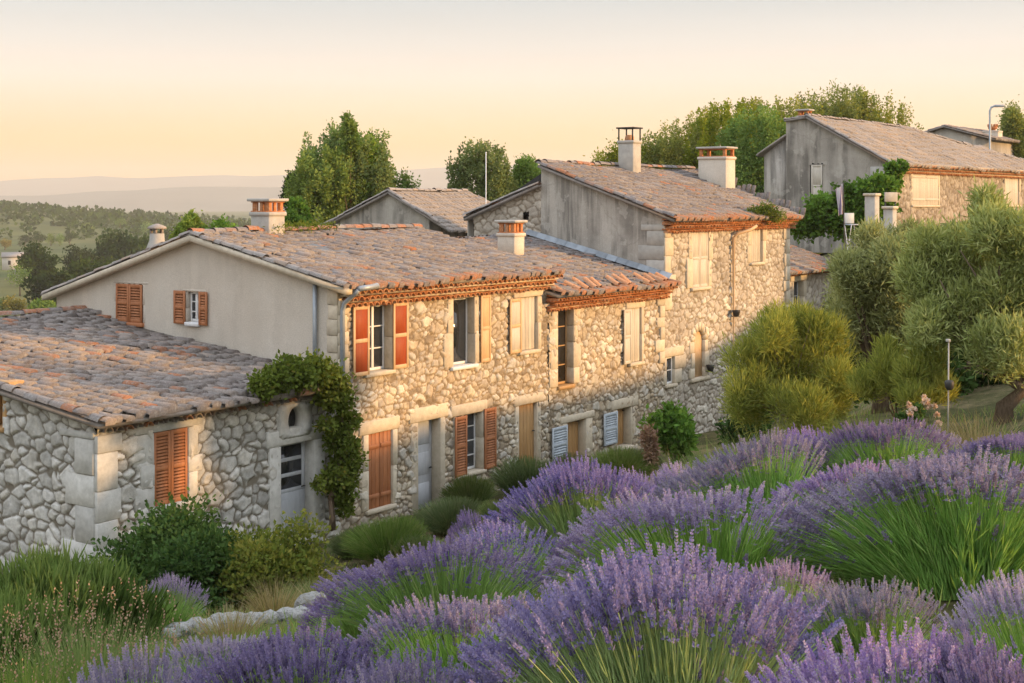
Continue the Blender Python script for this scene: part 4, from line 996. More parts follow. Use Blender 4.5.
# ------------------------------------------------------------------ low house past the tall one
H = House('stone_house', 'small low house with a tiled roof and grey window, just right of the tall house', 'house', hw(A1.s(789), .5), -6.8, TH, 'stone houses of the row'); V1 = H
L5 = H.s(836); z5e = H.z(270, 1.0); f5 = fF(0)
r_ = px_rect(H, 'F', 793, 803, 281, 312)
w1, h_ = window(H, f5, r_, .14, .2, .2, 121, glass=True, rows=2, cols=1, frame='door_grey')
H.part('front_wall', wall_sheet(0, L5, -7, lambda u: np.full_like(u, z5e - .02), f5, [h_], .06, .3, 122, .04), M['stone_pale'], smooth=True)
shell(H, L5, 7, -7.2, z5e, z5e, 4.4, z5e + 1.55)
A_, B_, C_, D_ = (0, -.4, z5e - .1), (L5 + .2, -.4, z5e - .1), (L5 + .2, 4.4, z5e + 1.55), (0, 4.4, z5e + 1.55)
tm, nr = tiles(A_, B_, C_, D_, seed=123, orange=.2); ro = roof_part(H, tm, nr, (A_, B_, C_, D_))
A_, B_, C_, D_ = (L5 + .2, 7.2, z5e), (0, 7.2, z5e), (0, 4.4, z5e + 1.55), (L5 + .2, 4.4, z5e + 1.55)
tm, nr = tiles(A_, B_, C_, D_, seed=124, orange=.2); roof_part(H, tm, nr, (A_, B_, C_, D_))
ga, gb = genoise(0, L5, z5e - .08, f5, 1, .2, 125, .085); co = H.part('eave_cornice', ga, M['terracotta']); H.part('cornice_mortar', gb, M['dressed'], co, recalc=True)

# ------------------------------------------------------------------ grey gabled house behind the cream one
Pb = at(429, 200, 56)[:2]
H = House('village_house', 'small grey gabled house with a pale tiled roof behind the cream house', 'house', Pb, -6.5, TH); Q1 = H
gq_ = fG(0); tP, tL = H.t(391), H.t(316); zP, zL, zE6 = H.z(192, 0, tP), H.z(231, 0, tL), H.z(216, 0, 0)
H.part('gable_wall', wall_sheet(0, tL, -6.7, lambda u: np.where(u < tP, zE6 + (zP - zE6) * u / tP, zP + (zL - zP) * (u - tP) / (tL - tP)) - .02, gq_, [], .12, seed=131, amp=.012, stone=False), M['plaster_dark'], smooth=True)
L6 = H.s(466, tP); zs = (zP - zE6) / tP
shell(H, L6 - .1, tL, -6.7, zE6, zL, tP, zP)
fw_ = MB(); fw_.box((.02, .01, -6.7), (L6, .2, zE6 - .1)); H.part('front_wall', fw_, M['plaster_dark'], recalc=True)
A_, B_, C_, D_ = (-.2, -1.2, zE6 - zs * 1.2), (L6 + 1.2, -1.2, zE6 - zs * 1.2), (L6, tP, zP), (-.2, tP, zP)
tm, nr = tiles(A_, B_, C_, D_, seed=132, orange=.03, sp=.22); ro = roof_part(H, tm, nr, (A_, B_, C_, D_), 'tile_far')
A_, B_, C_, D_ = (L6, tL + .3, zL - .15), (-.2, tL + .3, zL - .15), (-.2, tP, zP), (L6, tP, zP)
tm, nr = tiles(A_, B_, C_, D_, seed=133); roof_part(H, tm, nr, (A_, B_, C_, D_), 'tile_far')
H.part('ridge_tiles', ridge_caps((-.2, tP, zP + .08), (L6, tP, zP + .08), 134, orange=.1), M['tile_far'], ro)
H.part('verge_tiles', ridge_caps((-.14, -.6, zE6 - zs * .6 + .06), (-.14, tP, zP + .06), 135, .1, .1), M['tile_far'], ro)
H.part('verge_tiles', ridge_caps((-.14, tL + .3, zL - .06), (-.14, tP, zP + .06), 136, .1, .1), M['tile_far'], ro)

# ------------------------------------------------------------------ house on the right, up the slope
Pr = at(885, 200, 62)[:2]
H = House('village_house', 'large house with streaked grey gable and long pale roof, upper right on the slope', 'house', Pr, -2.2, TH); R1 = H
fR, gR = fF(0), fG(0); tP, tK, tW = H.t(808), H.t(786), H.t(763); ZRE, ZRR = 1.75, H.z(117, 0, H.t(808)); L7 = 31.0
holes = []
r_ = px_rect(H, 'F', 912, 938, 171, 205); mid = (r_[0] + r_[1]) / 2
w1, h_ = window(H, fR, r_, .2, .2, .2, 141, glass=False, shutters=[(r_[0] + .004, mid - .006, r_[2], r_[3], 'shut_white', None, 'board', -.03), (mid + .006, r_[1] - .004, r_[2], r_[3], 'shut_white', None, 'board', -.03)], label='wide window behind closed white board shutters'); holes.append(h_)
r_ = px_rect(H, 'F', 1005, 1019, 178, 205)
w1, h_ = window(H, fR, r_, .2, .2, .15, 142, glass=False, panel='shut_white', o=-.05, label='white boarded window further right'); holes.append(h_)
H.part('stone_wall', wall_sheet(0, L7, -2.4, lambda u: np.full_like(u, ZRE - .03), fR, holes, .06, .36, 143, .07), M['stone_far'], smooth=True)
gp_ = lambda u: np.where(u < tP, ZRE + (ZRR - ZRE) * u / tP, ZRR) - .03
rg = px_rect(H, 'G', 811.5, 822.5, 165, 207)
w1, h_ = window(H, gR, rg, .02, .02, .03, 144, mat='plaster_grey', glass=False, sill=False, shutters=[(rg[0] + .004, rg[1] - .004, rg[2], rg[3], 'shut_white', None, 'panel', .01)], label='narrow gable window with a white shutter', depth=.2)
H.part('gable_wall', wall_sheet(0, tK, -2.4, gp_, gR, [h_], .09, seed=145, amp=.02, stone=False), M['plaster_dark'], smooth=True)
zW0, zW1 = H.z(137, 0, tK), H.z(155, 0, tW)
wg = MB(); f = lambda x: (lambda p: np.stack([np.full(len(p), x), p[:, 0], p[:, 1]], 1))
wg.prism([(tK - .01, -2.4), (tW, -2.4), (tW, zW1), (tK - .01, zW0)], f(.12), f(9)); H.part('lean_to', wg, M['plaster_dark'], recalc=True)
v = np.array([(-.1, tK, zW0 + .03), (-.1, tW + .3, zW1 - .06), (9, tW + .3, zW1 - .06), (9, tK, zW0 + .03)]); lr = MB(); lr.add(np.vstack([v, v + (0, 0, .1)]), [(0, 1, 2, 3), (7, 6, 5, 4), (0, 4, 5, 1), (1, 5, 6, 2), (2, 6, 7, 3), (3, 7, 4, 0)]); H.part('lean_to_roof', lr, M['tile_far'], recalc=True)
zs = (ZRR - ZRE) / tP
c_ = MB(); c_.prism([(.4, -2.4), (tK - .05, -2.4), (tK - .05, ZRR - .15), (tP, ZRR - .15), (.4, ZRE - .1)], f(.35), f(H.s(905, tP) + .2)); H.part('shade_infill', c_, M['core'], recalc=True)
c_ = MB(); c_.prism([(.06, -2.4), (2 * tP, -2.4), (2 * tP, ZRE - .1), (.06, ZRE - .1)], f(H.s(905, tP) + .21), f(L7)); H.part('rear_wall', c_, M['back'], recalc=True)
ov = .36; sR = H.s(905, tP)
A_, B_, C_, D_ = (-.2, -ov, ZRE - zs * ov), (L7 + .4, -ov, ZRE - zs * ov), (sR, tP, ZRR), (-.2, tP, ZRR)
tm, nr = tiles(A_, B_, C_, D_, seed=146, orange=.03, sp=.27, row=.42, rad=.14, wear=1.5); ro = roof_part(H, tm, nr, (A_, B_, C_, D_), 'tile_far')
A_, B_, C_, D_ = (sR + 1, tK + .06, ZRR - .12), (-.1, tK + .06, ZRR - .12), (-.1, tP, ZRR), (sR, tP, ZRR)
tm, nr = tiles(A_, B_, C_, D_, seed=147, sp=.25, row=.4); roof_part(H, tm, nr, (A_, B_, C_, D_), 'tile_far')
A_, B_, C_, D_ = (L7 + .4, -ov, ZRE - zs * ov), (sR + 8, tK + 4, ZRE - .2), (sR + .02, tP, ZRR), (sR, tP, ZRR)
v = np.array([A_, B_, D_]); hp = MB(); hp.add(np.vstack([v, v - (0, 0, .1)]), None, [(0, 1, 2), (5, 4, 3)]); H.part('roof', hp, M['tile_far'], recalc=True)
H.part('ridge_tiles', ridge_caps((-.2, tP, ZRR + .08), (sR, tP, ZRR + .08), 148, orange=.05), M['tile_far'], ro)
H.part('ridge_tiles', ridge_caps((sR, tP, ZRR + .06), (L7 + .3, -ov, ZRE - zs * ov + .06), 149, orange=.05), M['tile_far'], ro)
H.part('verge_tiles', ridge_caps((-.14, -ov, ZRE - zs * ov + .08), (-.14, tP, ZRR + .08), 150, .12, .25), M['tile_far'], ro)
ga, gb = genoise(0, L7, ZRE - .08, fR, 3, .26, 151, .11); co = H.part('eave_cornice', ga, M['terracotta']); H.part('cornice_mortar', gb, M['dressed'], co, recalc=True)
H.part('corner_stones', quoins(H, gR, 0.02, 1, -2.2, ZRE - .2, 152, 'concrete', wide=1.0, narrow=.6, step=.5, thick=.04), M['dressed_grey'], recalc=True)
chimney(H, .9, (tP + tK) / 2, ZRR - .2, ZRR + .12, .5, .55, 'concrete', 'slab', .22)

# cottage roof and chimney showing over that house
Pf = at(972, 200, 96)[:2]
H = House('village_house', 'roof with a terracotta crowned chimney showing over the large house at upper right', 'house', Pf, -2.0, TH); S1 = H
mb = MB(); za, zb_ = H.z(141, 0, -2), H.z(128, 0, 1) - .6
mb.prism([(-2, -2.5), (4, -2.5), (4, za - .05), (1, zb_ + .48), (-2, za - .05)], f(-2.75), f(9)); H.part('wall', mb, M['back'], recalc=True)
A_, B_, C_, D_ = (-3, -2.4, za), (9, -2.4, za), (9, 1, zb_ + .6), (-3, 1, zb_ + .6)
tm, nr = tiles(A_, B_, C_, D_, seed=161, sp=.3, row=.5, rad=.15); roof_part(H, tm, nr, (A_, B_, C_, D_), 'tile_grey')
A_, B_, C_, D_ = (9, 4.4, za), (-3, 4.4, za), (-3, 1, zb_ + .6), (9, 1, zb_ + .6)
tm, nr = tiles(A_, B_, C_, D_, seed=162, sp=.3, row=.5, rad=.15); roof_part(H, tm, nr, (A_, B_, C_, D_), 'tile_grey')
chimney(H, 0, -1.4, 3, H.z(131, 0, -1.2), 1.0, 1.0, 'plaster_cream', 'crown')

# ------------------------------------------------------------------ plant kit
def unit(v): return v / (np.linalg.norm(v, axis=-1, keepdims=True) + 1e-9)
def leaf_quads(mb, P, Dn, L, W, tint, r, fold=.0):
    n = len(P); L = np.broadcast_to(L, (n,))[:, None]; W = np.broadcast_to(W, (n,))[:, None]
    side = unit(np.cross(Dn, unit(r.normal(size=(n, 3)))))
    mid = P + Dn * L * .5
    v = np.stack([P, mid + side * W * .5, P + Dn * L, mid - side * W * .5], 1).reshape(-1, 3)
    mb.add(v, np.arange(n * 4).reshape(n, 4), None, np.repeat(np.broadcast_to(tint, (n,)), 4))
def crown(mb, clumps, n, L, W, r, up=.3, outw=.7, rnd=.6, shell=.5, tn=.18, ctint=.16):
    """leaves filling a set of ellipsoid clumps; clumps: list of (x, y, z, rx, ry, rz)"""
    C = np.array(clumps, float); vol = (C[:, 3] * C[:, 4] * C[:, 5]) ** .75; cnt = np.maximum(8, (n * vol / vol.sum())).astype(int)
    k = np.repeat(np.arange(len(C)), cnt); N = len(k)
    d = unit(r.normal(size=(N, 3))); rad = r.random(N)[:, None] ** (1 / 3 if shell <= 0 else .5 * (1 - shell) + .02 + .18)
    rad = rad * (1 + .3 * np.abs(r.normal(size=(N, 1))) * (r.random((N, 1)) < .4))
    P = C[k, :3] + d * rad * C[k, 3:6]
    Dn = unit(d * outw + np.array([0, 0, up]) + r.normal(size=(N, 3)) * rnd)
    ct = r.normal(.45, ctint, len(C))
    t = np.clip(ct[k] + r.normal(0, tn, N), 0, 1)
    leaf_quads(mb, P, Dn, L * r.uniform(.6, 1.3, N), W * r.uniform(.7, 1.3, N), t, r)
def blob_clumps(r, cx, cy_, cz, rx, ry, rz, n, cr=(.28, .45), inner=.35):
    out = []
    for i in range(n):
        d = unit(r.normal(size=3)); q = r.uniform(inner, .8)
        s = r.uniform(*cr)
        out.append((cx + d[0] * rx * q, cy_ + d[1] * ry * q, cz + d[2] * rz * q, rx * s, ry * s, rz * s * r.uniform(.8, 1.2)))
    return out
def limbs(mb, r, h, rad, targets, bend=.15):
    """a tapered trunk and limbs reaching towards the clumps"""
    top = np.array([r.normal(0, bend * .4), r.normal(0, bend * .4), h])
    pts = [np.array([0, 0, -.25]), np.array([r.normal(0, bend * .3), 0, h * .35]), np.array([r.normal(0, bend * .5), r.normal(0, bend * .5), h * .7]), top]
    mb.tube(pts, [rad * 1.45, rad * 1.02, rad * .9, rad * .75], 9)
    for t in targets:
        t = np.array(t[:3]); st = pts[2] + (top - pts[2]) * r.random()
        mid = st + (t - st) * .5 + r.normal(0, .08, 3) * np.linalg.norm(t - st)
        mb.tube([st, mid, t], [rad * .45, rad * .2, rad * .06], 6)
def plant(name, label, cat, loc, leafmat, make, trunk=None, group=None, part='foliage', rz=0.0, sc=1.0):
    o = empty(name, loc, rz); o.scale = (sc, sc, sc); tag(o, label, cat, group)
    mb = MB(); make(mb); mb.build(part, M[leafmat], o)
    if trunk is not None:
        tb = MB(); trunk(tb); tb.build('trunk' if part == 'crown' else 'stems', M['bark'], o, smooth=True)
    return o
def on_ground(px, Y):
    x = (px - 512) / F * Y; return np.array([x, Y, gz(x, Y)])
def wide(px, Y): return px / F * Y

def blades(mb, r, n, Rb, Lm, W, th, curve=.5, tint=(.45, .2), lean=(0, 0), lvar=.3, segs=3):
    """a tuft of arching blades"""
    ph = r.uniform(0, 2 * np.pi, n); q = np.sqrt(r.random(n)); th_ = th * q ** .8 * r.uniform(.7, 1.2, n)
    b = np.stack([np.cos(ph) * Rb * q, np.sin(ph) * Rb * q, np.zeros(n)], 1); L = Lm * (1 - lvar + 2 * lvar * r.random(n)) * (1 - .12 * q)
    rows = []; p = b.copy(); hd = ph + r.normal(0, .35, n)
    sd = np.stack([-np.sin(hd + r.normal(0, .8, n)), np.cos(hd + r.normal(0, .8, n)), np.zeros(n)], 1)
    for s in range(segs + 1):
        w = W * (1 - s / (segs + .15))
        rows.append(p - sd * w / 2); rows.append(p + sd * w / 2)
        a = th_ * (1 - curve + 2 * curve * (s + .5) / segs)
        p = p + np.stack([np.cos(hd) * np.sin(a) + lean[0] * s / segs, np.sin(hd) * np.sin(a) + lean[1] * s / segs, np.cos(a)], 1) * (L / segs)[:, None]
    m = 2 * (segs + 1); V = np.stack(rows, 1).reshape(-1, 3)
    q0 = np.array([(2 * s, 2 * s + 1, 2 * s + 3, 2 * s + 2) for s in range(segs)])
    mb.add(V, (np.arange(n)[:, None, None] * m + q0[None]).reshape(-1, 4), None, np.repeat(np.clip(r.normal(tint[0], tint[1], n), 0, 1), m))
    return p

# ------------------------------------------------------------------ lavender
def lavender_mesh(seed, n, Rm, thmax, det=1, lean=(-.08, 0), fl_tint=.42, thick=.0032):
    r = np.random.default_rng(seed); st, fl = MB(), MB()
    ph = r.uniform(0, 2 * np.pi, n); q = np.sqrt(r.random(n)); th = thmax * q ** 1.05 * r.uniform(.82, 1.1, n) * (1 - .5 * np.maximum(0, -np.sin(ph)))   # clipped short on the uphill side
    Rb = .24
    p = np.stack([np.cos(ph) * Rb * q, np.sin(ph) * Rb * q, 0 * q], 1)
    bumpy = 1 + .07 * wob(np.cos(ph) * th * 3, np.sin(ph) * th * 3, 1.6, seed)
    short = r.random(n) < .10
    L = Rm * r.uniform(.88, 1.06, n) * bumpy * (1 - .04 * q ** 2) * np.where(short, r.uniform(.55, .85, n), 1.0)
    hd = ph + r.normal(0, .16, n); segs = 4; path = [p]; dirs = []
    for s in range(segs):
        a = th * (.66 + .5 * (s + .5) / segs) + r.normal(0, .03, n)
        d = unit(np.stack([np.cos(hd) * np.sin(a) + lean[0] * (s + 1) / segs, np.sin(hd) * np.sin(a) + lean[1] * (s + 1) / segs, np.cos(a)], 1))
        p = p + d * (L / segs)[:, None]; path.append(p); dirs.append(d)
    V = []
    for s in range(segs + 1):
        d = dirs[min(s, segs - 1)]; a = unit(np.cross(d, np.array([.3, .8, .1]))); b = np.cross(d, a)
        for k in range(3):
            an = 2.094 * k; V.append(path[s] + (a * math.cos(an) + b * math.sin(an)) * thick * (1.15 - .35 * s / segs))
    m = 3 * (segs + 1); V = np.stack(V, 1).reshape(-1, 3)
    q0 = np.array([(3 * s + k, 3 * s + (k + 1) % 3, 3 * s + 3 + (k + 1) % 3, 3 * s + 3 + k) for s in range(segs) for k in range(3)])
    st.add(V, (np.arange(n)[:, None, None] * m + q0[None]).reshape(-1, 4), None, np.repeat(np.clip(r.normal(.6, .2, n), 0, 1), m))
    nl = int(13 * n * det); k = r.integers(0, n, nl); u = r.beta(1.2, 1.7, nl) * .74 * segs; i = u.astype(int); fr = (u - i)[:, None]
    PP = np.stack(path, 0); DD = np.stack(dirs, 0)
    P = PP[i, k] * (1 - fr) + PP[i + 1, k] * fr; D0 = DD[i, k]
    Dn = unit(D0 + r.normal(0, .17, (nl, 3)))
    leaf_quads(st, P, Dn, r.uniform(.09, .2, nl), r.uniform(.005, .009, nl), np.clip(r.normal(.42, .22, nl), 0, 1), r)
    ls = r.uniform(.06, .115, n) * np.where(short, .8, 1); wh = 10 if det >= 1 else 7; nf = 6 if det >= 1 else 4
    d = dirs[-1]; a = unit(np.cross(d, np.array([.2, .7, .3]))); b = np.cross(d, a)
    tb = np.clip(r.normal(fl_tint, .17, n), 0, 1)
    for w in range(wh):
        u = w / (wh - 1); off = -.35 if w == 0 else 0
        c = path[-1] + d * (ls * (u * 1.0 + off))[:, None]
        for f in range(nf):
            an = 2 * np.pi * f / nf + w * .9 + r.uniform(0, .6, n)
            o = a * np.cos(an)[:, None] + b * np.sin(an)[:, None]
            Dn = unit(o * (.95 - .45 * u) + d * (.6 + .5 * u) + r.normal(0, .15, (n, 3)))
            sz = (.0185 if det >= 1 else .023) * (1 - .4 * u) * r.uniform(.7, 1.25, n)
            leaf_quads(fl, c + o * .0025, Dn, sz, sz * .62, np.clip(tb + r.normal(0, .13, n) + .1 * u, 0, 1), r)
    return mesh_of(st, 'stems', M['lav_stem']), mesh_of(fl, 'blossom', M['lav_flower'])

LV = [lavender_mesh(201, 700, .76, 1.2, 1, (-.10, .04), .5), lavender_mesh(202, 640, .74, 1.1, 1, (-.2, .04), .6), lavender_mesh(203, 1100, .76, 1.28, 1, (-.14, .03), .3)]
LVF = [lavender_mesh(211, 640, .72, 1.2, .9, (-.18, 0), .42), lavender_mesh(212, 600, .70, 1.15, .9, (-.28, 0), .4)]
GRP = 'lavender bushes planted over the slope'
def lavender(px, Y, top, w, var, label, far=False):
    """a bush whose crown reaches pixel row `top` and is w pixels wide"""
    st, fl = (LVF if far else LV)[var]
    g = on_ground(px, Y); wm = wide(w, Y)
    sx_ = wm / 1.66; zt = (HY - top) / F * Y; hgt = max(.38, min(1.05, zt - g[2]))
    o = empty('lavender_bush', g - (0, 0, .05), 0); tag(o, label, 'lavender', GRP)
    o.rotation_euler = (-R(random.uniform(16, 23)), -R(random.uniform(3, 11)), random.uniform(-.3, .3))   # the plants lean down the slope, away and to the left
    o.scale = (sx_, sx_, max(.48, hgt / .80))
    link('stems', st, o); link('blossom', fl, o)
    return o, zt - g[2]
LAV = [
 (660, 5.0, 566, 400, 2, 'big lavender bush with long green stems, low in the picture centre'),
 (880, 4.2, 640, 380, 1, 'lavender bush at the bottom edge under the largest right bush, pinkish spikes'),
 (955, 7.0, 462, 330, 2, 'largest dense purple lavender dome on the right with a dark green underside'),
 (1050, 5.0, 575, 210, 0, 'purple lavender bush cut by the right picture edge, in front of the big dome'),
 (700, 7.3, 490, 290, 0, 'wide lavender bush in the middle of the slope behind the big green stemmed one'),
 (582, 10.0, 466, 180, 2, 'leaning lavender bush on the left crest, just below the blue shutters'),
 (758, 10.6, 440, 190, 1, 'lavender bush on the crest with light green stems right of the leafy shrub'),
 (885, 12.2, 420, 150, 0, 'lavender bush highest on the crest below the olive trees'),
 (440, 7.8, 542, 250, 1, 'lavender bush on the left edge of the field above the dry stone border'),
 (465, 6.1, 596, 250, 0, 'lavender bush low left of centre with upright green stems'),
 (295, 5.7, 642, 280, 2, 'lavender bush at the bottom left below the stone border'),
 (850, 9.3, 462, 150, 1, 'small lavender bush squeezed between the crest bushes and the largest dome'),
 (1005, 10.2, 438, 150, 2, 'lavender bush at the right edge behind the largest dome'),
 (560, 5.4, 640, 230, 1, 'lavender bush at the bottom edge left of the big green stemmed one'),
 (225, 8.0, 634, 140, 0, 'lavender bush with grey green stems beside the stone border'),
 (130, 5.9, 660, 220, 1, 'lavender bush in the bottom left corner beside the pink grass heads'),
 (1010, 4.0, 650, 220, 2, 'lavender bush in the bottom right corner'),
 (865, 5.8, 580, 190, 0, 'lavender bush filling the gap below the largest right dome'),
 (775, 6.4, 560, 150, 1, 'small lavender bush between the big green stemmed one and the largest dome'),
 (405, 5.0, 662, 240, 1, 'lavender bush cut by the bottom edge left of centre'),
]
for a in LAV: lavender(*a)
LAVF = [
 (815, 12.6, 428, 120, 0, 'small lavender bush on the crest between two wide ones'),
 (640, 11.6, 470, 110, 1, 'small lavender bush on the crest above the leaning left one'),
 (690, 11.4, 462, 100, 0, 'small lavender bush beside the dry grass on the crest'),
 (930, 12.6, 428, 110, 1, 'small lavender bush below the olive trunk'),
 (1030, 13.0, 430, 110, 0, 'small lavender bush under the olive at the right edge'),
 (500, 8.9, 520, 150, 1, 'small lavender bush on the field edge below the leaning one'),
 (370, 8.3, 580, 140, 0, 'small lavender bush at the left end of the middle row'),
 (620, 8.8, 505, 130, 1, 'small lavender bush tucked behind the wide middle bush'),
 (795, 8.1, 500, 130, 0, 'small lavender bush between the wide middle bush and the largest dome'),
 (170, 16.0, 575, 80, 1, 'faded lavender tuft in front of the dark shrub by the cottage'),
 (480, 24.0, 490, 56, 0, 'faded lavender tuft in front of the dark red louvred shutters'),
]
for a in LAVF: lavender(*a, far=True)

# ------------------------------------------------------------------ shrubs, grass and stones in front of the houses
def sub(seed): return np.random.default_rng(seed)
def shrub(name, label, cat, px, Y, w, top, leafmat, n, L, W, seed, dpt=.8, up=.4, outw=.6, rnd=.7, group=None, nc=14):
    g = on_ground(px, Y); rx = wide(w, Y) / 2; h = max(.3, (HY - top) / F * Y - g[2]); r = sub(seed)
    cl = blob_clumps(r, 0, 0, h * .52, rx, rx * dpt, h * .5, nc, (.3, .5), .3)
    def st(tb):
        for c in cl[:7]: tb.tube([(0, 0, -.1), (c[0] * .4, c[1] * .4, c[2] * .5), c[:3]], [.03, .02, .008], 5)
    return plant(name, label, cat, g, leafmat, lambda mb: crown(mb, cl, n, L, W, r, up, outw, rnd), st, group)
shrub('dark_shrub', 'dark green leafy shrub under the cottage shutters', 'shrub', 170, 21, 150, 504, 'shrub_leaf', 13000, .09, .055, 301, nc=20)
shrub('garden_shrub', 'yellow green bushy shrub in front of the cottage door', 'shrub', 270, 20.5, 150, 522, 'yellow_leaf', 14000, .085, .045, 302, nc=20)
shrub('dark_shrub', 'dark shrub joining the yellow green bush on its left', 'shrub', 205, 20, 110, 535, 'shrub_leaf', 7000, .09, .05, 303, nc=16)
shrub('leafy_shrub', 'bright green leafy shrub against the foot of the tall house', 'shrub', 676, 36, 54, 402, 'ivy_leaf', 5000, .16, .10, 304)
shrub('bronze_shrub', 'small bronze brown shrub left of the bright leafy one', 'shrub', 650, 35, 17, 424, 'seed_head', 1000, .14, .05, 305)
shrub('garden_shrub', 'small dark bush right of the tall house foot', 'shrub', 745, 33, 50, 400, 'shrub_leaf', 3500, .13, .07, 306)

def rosemary(name, label, px, Y, w, top, n, seed, mat, L=.3, W=.012, th=.9, nt=30):
    g = on_ground(px, Y); rx = wide(w, Y) / 2; h = max(.3, (HY - top) / F * Y - g[2]); r = sub(seed)
    def mk(mb):
        for i in range(nt):
            a, q = r.uniform(0, 6.28), math.sqrt(r.random()); c = np.array([math.cos(a) * rx * q * .85, math.sin(a) * rx * .6 * q, 0])
            hh = h * (1 - .45 * q * q); k = MB(); m_ = int(n / nt)
            P = c + np.stack([r.normal(0, rx * .12, m_), r.normal(0, rx * .1, m_), hh * (.05 + .62 * r.random(m_))], 1)
            dirn = unit(np.stack([c[0] / rx * .5 + r.normal(0, .28, m_), r.normal(0, .28, m_), np.ones(m_)], 1))
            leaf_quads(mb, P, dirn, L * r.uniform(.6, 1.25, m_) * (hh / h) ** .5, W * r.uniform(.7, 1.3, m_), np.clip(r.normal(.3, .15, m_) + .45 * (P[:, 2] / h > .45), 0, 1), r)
    return plant(name, label, 'shrub', g, mat, mk)
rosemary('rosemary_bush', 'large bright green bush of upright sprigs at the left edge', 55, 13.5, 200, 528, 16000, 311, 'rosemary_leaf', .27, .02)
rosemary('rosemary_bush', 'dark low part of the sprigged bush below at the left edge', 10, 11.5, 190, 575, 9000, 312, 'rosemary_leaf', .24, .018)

def grass_tuft(label, px, Y, w, top, n, seed, mat='grass_green', W=.012, th=.75, name='grass_clump', group=None, heads=None, cat='grass clump'):
    g = on_ground(px, Y); rx = wide(w, Y) / 2; h = max(.25, (HY - top) / F * Y - g[2]); r = sub(seed)
    o = empty(name, g, 0); tag(o, label, cat, group); mb = MB()
    tips = blades(mb, r, n, rx * .7, h * .76, W, th, .4)
    mb.build('blades', M[mat], o)
    if heads:
        hb = MB(); k = r.choice(len(tips), int(len(tips) * heads[0]), False)
        for j in range(5):
            leaf_quads(hb, tips[k] - np.array([0, 0, .02]) * j, unit(r.normal(0, .5, (len(k), 3)) + (0, 0, .7)), heads[2], heads[2] * .6, np.clip(r.normal(.5, .2, len(k)), 0, 1), r)
        tag(hb.build('seed_heads', M[heads[1]], o), kind='stuff')
    return o
MOUND = lavender_mesh(221, 1500, .74, 1.25, 1.0, (-.05, 0))[0]; MOUND.name = 'grass_blades'; MOUND.materials.clear(); MOUND.materials.append(M['grass_green'])
def hit(px, row, lo=12, hi=40):
    Ys = np.linspace(lo, hi, 400); x = (px - 512) / F * Ys; under = (HY - row) / F * Ys < ground_z(x, Ys)
    k = np.where(~under)[0]; return float(Ys[min(k[-1] + 1, 399)]) if len(k) else lo
for k, (lab, px, base, top, w) in enumerate([
    ('green grassy mound before the varnished wooden door', 530, 500, 456, 84), ('green grassy clump below the dark red louvred shutters', 470, 512, 474, 62),
    ('grassy clump on the bank under the pale grey front door', 452, 534, 496, 80), ('bright green grassy mound under the red brown board shutters', 388, 562, 517, 96),
    ('green grass at the foot of the climbing vine', 352, 558, 528, 50), ('green grass strip below the brown doorway', 618, 482, 449, 74), ('green grass strip below the dark doorway', 576, 490, 456, 76),
    ('grassy mound at the foot of the tall house left of the bronze shrub', 640, 474, 450, 50), ('small grassy mound between the front door and the lavender', 500, 530, 500, 50), ('grassy mound on the bank left of the lavender row', 420, 560, 534, 60)]):
    Y = hit(px, base); g = on_ground(px, Y); o = empty('grass_clump', g - (0, 0, .03), k * .7); tag(o, lab, 'grass clump')
    o.scale = (wide(w, Y) / 1.6, wide(w, Y) / 1.6, max(.3, wide(base - top, Y) / .72)); link('blades', MOUND, o)
grass_tuft('flowering grass with pinkish seed heads at lower left', 92, 8.6, 150, 612, 2600, 331, 'grass_green', .008, .6, heads=(.10, 'seed_head', .02))
grass_tuft('second clump of pinkish grass heads in front of the sprigged bush', 30, 7.6, 130, 640, 1500, 332, 'grass_green', .008, .6, heads=(.07, 'seed_head', .018))
for k, (px, Y, w, top, lab) in enumerate([
    (275, 15.5, 50, 566, 'dry straw coloured grass beside the white boulder'), (390, 17, 70, 545, 'dry arching grass right of the white boulder'),
    (435, 18.5, 60, 520, 'dry grass on the path below the front door'), (330, 14.6, 60, 565, 'dry arching grass just above the white boulder'),
    (500, 15, 60, 505, 'dry grass on the bank left of the leaning lavender'), (640, 15.5, 60, 450, 'sunlit dry grass behind the crest under the leafy shrub'),
    (688, 14.5, 50, 440, 'pale dry grass on the crest beside the bright leafy shrub'), (230, 12, 60, 590, 'dry grass between the stone border and yellow green bush'),
    (980, 17, 90, 402, 'pale dry grass under the olive trunk'), (930, 16, 70, 408, 'pale dry grass left of the olive trunk'), (840, 17, 60, 405, 'tall dry grass below the golden bush'),
    (470, 12.6, 60, 530, 'dry grass on the field edge above the lavender row')]):
    grass_tuft(lab, px, Y, w, top, 420, 340 + k, 'grass_dry', .009, 1.0)
for k, (px, Y, w, top, lab) in enumerate([(780, 18, 110, 410, 'green ground plants below the golden bush'), (870, 19, 90, 402, 'green ground plants between golden bush and olive'), (715, 20, 60, 425, 'low green plants right of the leafy shrub'), (310, 16.5, 70, 575, 'low green plants behind the white boulder'), (160, 14, 90, 592, 'low green plants left of the stone border')]):
    grass_tuft(lab, px, Y, w, top, 1100, 360 + k, 'grass_green', .014, .9, name='ground_plant', cat='plant')

